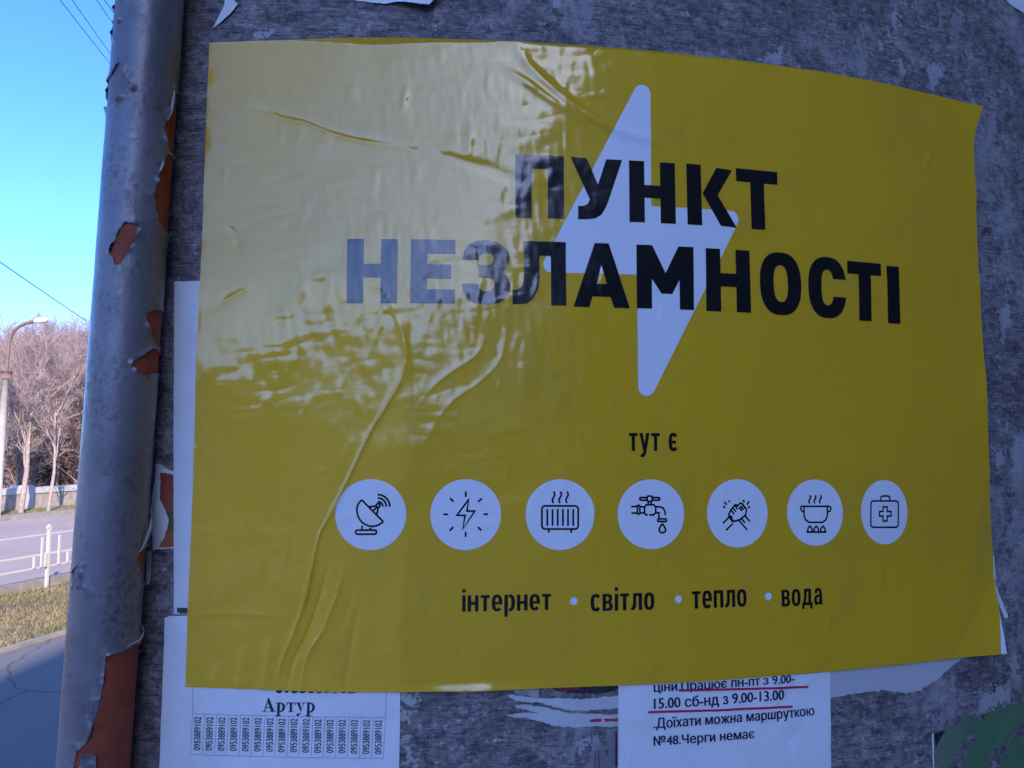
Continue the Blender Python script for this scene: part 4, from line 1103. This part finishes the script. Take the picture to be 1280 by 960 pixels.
ICONS = [
    (ZA, (464, 643), [dish_arc, [(238, 192), (388, 345)], [(290, 240), (340, 234)], [(318, 268), (345, 240)], [(343, 292), (352, 248)], circ(352, 231, 13, n=14), circ(350, 238, 34, -90, 2, 10), circ(350, 238, 58, -92, 2, 12), circ(350, 238, 82, -92, 2, 14),
                      [(243, 370), (238, 400)], [(296, 385), (300, 400)], rrect(196, 402, 340, 430, 13)]),
    (ZA, (582, 643), [[(978, 190), (896, 300), (953, 300), (938, 395), (1020, 270), (966, 270), (978, 190), (950, 228)]] + [[(958, 135), (958, 172)], [(1070, 182), (1043, 206)], [(1112, 292), (1080, 292)], [(1066, 405), (1042, 380)], [(957, 450), (957, 415)], [(846, 406), (872, 380)], [(803, 292), (836, 292)], [(848, 180), (874, 205)]]),
    (ZB, (699, 643), [rrect(204, 234, 454, 394, 22)] + [[(x, 255), (x, 372)] for x in (241, 277, 313, 349, 384, 420)] + [[(251, 396), (251, 420)], [(407, 396), (407, 420)]] + [wavy(x, 134, 214, 8) for x in (284, 330, 377)]),
    (ZB, (812, 642.5), [[(820, 238), (862, 238)], [(820, 283), (862, 283)], rrect(862, 230, 880, 290, 6), [(880, 240), (912, 240)], [(880, 282), (908, 282), (922, 296), (935, 296)], [(945, 296), (975, 296), (990, 282), (1012, 282), (1012, 322)], [(912, 240), (925, 226), (975, 226), (990, 240), (1020, 240), (1043, 250), (1055, 275), (1055, 300)],
                        [(912, 240), (912, 282)], [(990, 240), (990, 282)], rrect(1004, 324, 1064, 342, 5), [(938, 224), (938, 204)], [(958, 224), (958, 204)], rrect(932, 166, 964, 203, 5), rrect(880, 176, 930, 194, 8), rrect(966, 176, 1017, 194, 8),
                        smooth_line([(1035, 356), (1018, 382), (1013, 400), (1022, 416), (1036, 420), (1052, 414), (1058, 398), (1050, 380), (1035, 356)], 4).tolist()]),
    (ZC, (920, 641.5), [[(192, 292), (228, 256)], [(210, 332), (250, 292)], [(228, 256), (226, 240), (240, 212), (262, 186), (272, 188), (274, 196)], [(274, 196), (290, 177), (302, 180), (326, 212), (324, 236), (318, 248)], [(228, 256), (250, 276), (262, 280), (290, 270), (318, 248)],
                        [(238, 216), (256, 240)], [(248, 202), (266, 226)], [(260, 190), (276, 212)], [(284, 200), (300, 222)], [(292, 192), (310, 216)], [(302, 184), (320, 208)], [(234, 246), (246, 262)], [(232, 262), (250, 286)], [(284, 276), (332, 330)], [(318, 248), (346, 282)], [(300, 268), (318, 290)],
                        [(192, 196), (207, 202)], [(199, 168), (214, 186)], [(226, 160), (230, 172)], [(308, 158), (312, 174)], [(342, 166), (328, 186)], [(346, 198), (333, 202)]]),
    (ZC, (1016, 640.5), [[(636, 195), (798, 195)], [(652, 198), (652, 250), (660, 272), (680, 286), (755, 286), (774, 272), (782, 250), (782, 198)], [(636, 195), (632, 205), (640, 222), (652, 226)], [(798, 195), (803, 206), (796, 222), (782, 226)], wavy(684, 132, 178, 5), wavy(714, 132, 178, 5), wavy(744, 132, 178, 5), [(664, 341), (776, 341)]]
        + [smooth_line([(x, 305), (x - 12, 325), (x - 10, 339), (x + 10, 339), (x + 12, 325), (x, 305)], 3).tolist() for x in (684, 720, 757)]),
    (ZC, (1102, 640), [rrect(1029, 164, 1186, 314, 16), [(1084, 162), (1086, 142), (1094, 136), (1126, 136), (1134, 142), (1136, 162)], [(1098, 198), (1122, 198), (1122, 224), (1144, 224), (1144, 250), (1122, 250), (1122, 278), (1098, 278), (1098, 250), (1078, 250), (1078, 224), (1098, 224), (1098, 198), (1110, 198)]]),
]
HALF = [(44, 44.2), (44, 44.2), (42.6, 44), (41.6, 43.4), (37.8, 42.6), (34.4, 41.3), (29.2, 40)]
for (Zf, (cx_, cy_), strokes), (hw, hh) in zip(ICONS, HALF):
    sa, sb, za, zb = px_box(cx_ - hw, cx_ + hw, cy_ - hh, cy_ + hh)
    c = ((sa + sb) / 2, (za + zb) / 2)
    disc = pprint('icon_disc', [[[(c[0] + (sb - sa) / 2 * math.cos(t), c[1] + (zb - za) / 2 * math.sin(t)) for t in np.linspace(0, 2 * math.pi, 72, endpoint=False)]]], M_WHITE, .24)
    V = []; Fc = []
    for q, st in enumerate(strokes):
        v, f = flat_mesh(strip(atl(Zf(st)), 1.75), 4.0)
        v = np.asarray(v); Fc += [[i + sum(len(x) for x in V) for i in ff] for ff in f]; V.append(v)
    n_each = np.concatenate([np.full(len(v), .34 + .006 * q) for q, v in enumerate(V)])
    V = np.vstack(V); Pp, Nn = SHP.place(V[:, 0], V[:, 1], n_each)
    me = mesh_obj('icon_drawing', Pp, Fc, M_BLACK, None, True, Nn, V / 1000)
    me.parent = disc
    me.matrix_parent_inverse = Matrix.Translation(-Vector(poster.location))

# ================================================================== the street
# railing between grass strip and road
def railing():
    root = empty('street_railing', tuple(street(9.0, 7.26)), 'low white metal railing with stub pickets between grass strip and road', 'railing')
    ax = (ST, SN, (0, 0, 1)); a0, a1 = 1.3, 24.3
    for h in (.255, .40): MB().box(street((a0 + a1) / 2, 7.26, h), (a1 - a0, .018, .019), ax).build('rail', M_WHITE_METAL, root)
    P0 = 8.13
    for i in range(-2, 6):
        a = P0 + 2.55 * i
        mb = MB().box(street(a, 7.26, .345), (.031, .031, .69), ax); mb.box(street(a, 7.26, .70), (.07, .026, .026), ax); mb.box(street(a, 7.26, .722), (.028, .026, .028), ax)
        mb.build('post', M_WHITE_METAL, root)
        for d, zl, zh in ((-.13, .26, .60), (.13, .26, .60), (-.24, .26, .39), (-.07, .26, .42), (.27, .26, .39)):
            MB().box(street(a + d, 7.255 - .028, (zl + zh) / 2), (.026, .014, zh - zl), ax).build('picket', M_WHITE_METAL, root)
railing()

# low park wall
def park_wall():
    root = empty('park_wall', tuple(street(30, 17.6)), 'low stone park wall with white painted cap behind the far verge', 'wall', kind='thing')
    ax = (ST, SN, (0, 0, 1))
    MB().box(street(33, 17.6, .20), (90, .3, .44), ax).build('stonework', M_STONE, root)
    MB().box(street(33, 17.6, .50), (90, .36, .16), ax).build('cap', M_CAPW, root)
    for i in range(22):
        MB().box(street(-10 + 4.1 * i, 17.6, .31), (.34, .44, .66), ax).build('pier', M_CAPW if i % 2 else M_STONE, root)
park_wall()

# bare trees
def tree_mesh(seed, height=7.0, r0=.09, fork=.28, spread=.6, levels=5, first=7, dens=1.0, rmin=.0048):
    r = random.Random(seed); B = []
    def grow(p, d, rad_, L, lv):
        n = 5 if lv == 0 else (4 if lv == 1 else 3); pts = [p.copy()]; rr = [rad_]; dirs = [d.copy()]
        for i in range(n):
            d = d + np.array([r.gauss(0, .15), r.gauss(0, .15), r.gauss(.05 if lv < 2 else .0, .10)]) * (1 if lv else .5); d = d / np.linalg.norm(d)
            p = p + d * L / n; pts.append(p.copy()); rr.append(rad_ * (1 - .62 * (i + 1) / n)); dirs.append(d.copy())
        B.append((np.array(pts), np.array(rr), lv))
        if lv >= levels - 1: return
        kids = {0: first, 1: 8, 2: 7, 3: 6}.get(lv, 3); kids = max(2, int(kids * dens + r.random()))
        for k in range(kids):
            t = (fork + (1 - fork) * (k + r.random()) / kids) if lv == 0 else r.uniform(.2, 1.0)
            f = t * n; i = min(n - 1, int(f)); q = pts[i] + (pts[i + 1] - pts[i]) * (f - i); dd = dirs[i + 1]
            az = r.uniform(0, 2 * math.pi); sp = spread * r.uniform(.6, 1.35)
            a = np.cross(dd, [0.3, .2, 1.0]); a /= np.linalg.norm(a) + 1e-9; b = np.cross(dd, a)
            nd = dd * math.cos(sp) + (a * math.cos(az) + b * math.sin(az)) * math.sin(sp); nd[2] += .14 if lv < 1 else .03; nd /= np.linalg.norm(nd)
            grow(q, nd, max(.004, rr[i] * r.uniform(.40, .66)), L * r.uniform(.36, .60) * (1.15 if lv == 0 else .92), lv + 1)
    grow(np.zeros(3), np.array([r.gauss(0, .06), r.gauss(0, .06), 1.0]), r0, 5.0, 0)
    kz = height / max(p[:, 2].max() for p, _, _ in B)
    mbT = MB(); mbC = MB()
    for p, rr, lv in B: (mbT if lv < 2 else mbC).tube(p * kz, np.maximum(rr, rmin), 8 if lv == 0 else (5 if lv == 1 else 3), cap=False)
    out = []
    for mb, nm, mt in ((mbT, 'trunk', M_BARK), (mbC, 'crown', M_TWIG)):
        me = bpy.data.meshes.new(nm); me.from_pydata([tuple(v) for v in mb.v], [], mb.f); me.materials.append(mt); me.polygons.foreach_set('use_smooth', [True] * len(me.polygons)); out.append(me)
    return out
PROT = [tree_mesh(1, 7.0, .085, .25, .6, 5, 9), tree_mesh(2, 6.6, .07, .3, .55, 5, 8), tree_mesh(3, 7.6, .09, .25, .65, 5, 10), tree_mesh(4, 6.0, .06, .2, .7, 5, 9), tree_mesh(5, 6.8, .075, .12, .75, 5, 12)]
YOUNG = [tree_mesh(11, 4.9, .075, .30, .5, 5, 7, .9, .004), tree_mesh(14, 4.7, .05, .35, .5, 5, 7, .9, .004)]
def plant(mp, x, y, rz, sc, label, group=None, tilt=(0, 0)):
    root = empty('bare_tree', (x, y, 0), label, 'tree', group)
    root.rotation_euler = (tilt[0], tilt[1], rz); root.scale = (sc, sc, sc)
    for me in mp:
        o = bpy.data.objects.new(me.name, me); COL.objects.link(o); o.parent = root
p = at_depth(25.5, 642, 20.4); plant(YOUNG[0], p[0], p[1], .6, 1.0, 'bare forked tree with a pale leaning trunk in front of the park wall', None, (0, rad(5)))
p = at_depth(60, 641, 20.6); plant(YOUNG[1], p[0], p[1], 2.2, 1.0, 'slender bare tree with a straight pale trunk before the park wall, nearest the pipe')
rt = random.Random(9)
lab = 'leafless tree in the dense wood behind the park wall'
n_t = 0
def wood(x, y, sc):
    global n_t
    plant(PROT[n_t % 5], x, y, rt.uniform(0, 6.28), sc, lab, 'leafless wood behind the park wall', (rt.gauss(0, .05), rt.gauss(0, .05))); n_t += 1
for i in range(66):                                 # the part of the wood that shows beside the pipe
    d = 24.0 + 40 * (i / 66.0) ** 1.25 + rt.uniform(-.6, .6); u = (i * .618034) % 1.0
    px = -22 + 150 * u; x = (px - 640) / 1000 * d
    wood(x, d, ((1.6 + .172 * d) / 7.0) * rt.uniform(.84, 1.06))
for i in range(44):                                 # and on along the street both ways
    a = rt.uniform(-42, 8) if i % 3 else rt.uniform(30, 75); Lt = rt.uniform(18.8, 34)
    q = street(a, Lt); wood(q[0], q[1], rt.uniform(.8, 1.1))

BUSH = [tree_mesh(21, 2.6, .03, .02, .75, 4, 16, 1.2, .008), tree_mesh(22, 3.4, .035, .02, .7, 4, 18, 1.2, .008)]
for i in range(60):
    d = 22.4 + 11 * (i / 60.0) + rt.uniform(-.3, .3); px = -20 + 150 * ((i * .618034 + .3) % 1.0); x = (px - 640) / 1000 * d
    if np.dot(SN, (x, d, 0)) < 18.1: continue
    root = empty('bare_shrub', (x, d, 0), 'leafless shrub among the tree trunks just behind the park wall', 'shrub', 'leafless shrubs behind the park wall')
    root.rotation_euler = (0, 0, rt.uniform(0, 6.28)); sc = rt.uniform(.8, 1.25); root.scale = (sc, sc, sc)
    for me in BUSH[i % 2]:
        o = bpy.data.objects.new('branches' if me.name.startswith('trunk') else 'twigs', me); COL.objects.link(o); o.parent = root

# street lamp in the park edge
def lamp():
    dp = 19.2
    b = at_depth(-7, 645, dp); b[2] = 0; t = at_depth(8, 466, dp)
    root = empty('street_lamp', tuple(b), 'concrete street lamp with a rusty curved arm standing among the bare trees', 'street lamp')
    MB().tube([b, b + (t - b) * .5, t], [.13, .10, .075], 10).build('pole', M_CONC, root, True)
    arm = smooth_line([at_depth(8, 468, dp), at_depth(10.2, 440, dp), at_depth(13, 422, dp), at_depth(19, 412, dp), at_depth(30, 405, dp), at_depth(44, 401, dp)], 5)
    MB().tube(arm, .042, 8).build('arm', M_RUST, root, True)
    MB().tube([at_depth(7.6, 473, dp), at_depth(8.2, 464, dp)], .12, 10).build('clamp', M_RUST, root, True)
    h0, h1 = at_depth(42, 401.5, dp), at_depth(61, 399.5, dp); v = h1 - h0
    MB().tube([h0, h0 + v * .15, h0 + v * .45, h0 + v * .85, h1], [.03, .06, .075, .06, .02], 10).build('lamp_head', M_LAMP, root, True)
lamp()

# overhead wires
def wire(name, p, dp, q, dq, label, r, grow=(1.2, 2.0)):
    A, B = at_depth(*p, dp), at_depth(*q, dq); v = B - A
    P = [A + v * t + np.array([0, 0, .0006 * np.dot(v, v) * (t - .5) ** 2]) for t in np.linspace(-grow[0], grow[1], 24)]
    o = MB().tube(P, r, 6).build(name, M_WIRE, None, True)
    tag(o, label, 'wire')
wire('overhead_wire', (75, 0), 11, (140, 83), 15, 'thin overhead wire crossing the sky beside the pipe, lowest of the upper four', .006)
wire('overhead_wire', (90, 0), 11.2, (140, 70), 15.2, 'thin overhead wire crossing the sky, second lowest of the upper four', .006)
wire('overhead_wire', (121, 0), 11, (142, 31), 13, 'thin overhead wire crossing the sky, third of the upper four', .006)
wire('overhead_wire', (130.5, 0), 11.2, (145, 20), 12.6, 'thin overhead wire nearest the top of the pipe', .006)
wire('overhead_wire', (0, 328), 22, (116, 407), 30, 'single sagging cable over the street lamp', .014, (.7, 1.7))

# ------------------------------------------------------------------ apartment block across the courtyard (shades the wall, mirrored in the poster)
def apartment():
    bx, y0, y1, H, dep = 7.9, -150.0, -4.0, 13.9, 11.0
    root = empty('apartment_block', (bx + dep / 2, (y0 + y1) / 2, 0), 'long grey five storey apartment block across the yard from the curved wall', 'building')
    MW = mat_plain('block_wall', (.085, .075, .068), .9, .2, .15, .8, .2); MG = mat_plain('block_glass', (.03, .035, .04), .08, .6); MF = mat_plain('block_frame', (.6, .6, .58), .5)
    MB().box((bx + dep / 2, (y0 + y1) / 2, H / 2), (dep, y1 - y0, H)).build('wall', MW, root)
    MB().box((bx + dep / 2, (y0 + y1) / 2, H + .16), (dep + .5, y1 - y0 + .5, .3)).build('roof', M_CONC, root)
    w = None
    for f in range(5):
        for i in range(30):
            y = y1 - 2.2 - i * 3.9; z = 1.9 + f * 2.8
            if w is None:
                mb = MB(); mb.box((bx - .02, y, z), (.06, 1.5, 1.45)); w = mb.build('window', MF, root)
                g_ = MB().box((bx - .055, y, z), (.02, 1.3, 1.25)).build('pane', MG, None); g_.location = -Vector(root.location); g_.parent = w; g0 = (y, z)
            else:
                c = w.copy(); COL.objects.link(c); c.location = (0, y - g0[0], z - g0[1])
                d = g_.copy(); COL.objects.link(d); d.parent = c
    MB().box((2.75 + 8, 3.5, 15), (16, 19, 30)).build('added_shade_tower', mat_plain('shade_tower_wall', (.085, .075, .07), .9, .2, .15, .8, .2), root)  # unseen tower, added to block sky light so the wall darkens to the right
apartment()

# ------------------------------------------------------------------ added garages, standing in for a treeline mirrored in the poster, and trees behind the lens
def garages():
    root = empty('added_garage_row', (-18, -30, 0), 'long low row of pale garages out of view, added for the reflection in the poster', 'garages')
    MB().box((-21.0, -32.0, 2.2), (46, 6, 4.4)).build('wall', mat_plain('added_garage_wall', (.42, .36, .30), .9, .2, .3, 1.5, .3), root)
    MB().box((-21.0, -32.0, 4.52), (46.6, 6.6, .2)).build('roof', M_CONC, root)
    d0 = None
    for i in range(13):
        x = -42 + 3.4 * i
        if d0 is None: d0 = MB().box((x, -28.97, 1.25), (2.5, .08, 2.4)).build('door', mat_plain('added_garage_door', (.30, .24, .20), .7, .3, .3, 2), root); x0 = x
        else:
            c = d0.copy(); COL.objects.link(c); c.location = (x - x0, 0, 0)
garages()
for i, (x, y, sc) in enumerate(((1.0, -20, 1.05), (3.2, -24, 1.25), (5.0, -27, 1.3), (-6, -27.5, .85), (-11, -27.8, .9), (-15.5, -27.6, .8), (-20, -27.7, .95))):
    plant(PROT[i % 5], x, y, i * 1.3, sc, 'leafless tree across the yard in front of the added garages', 'leafless trees across the yard')
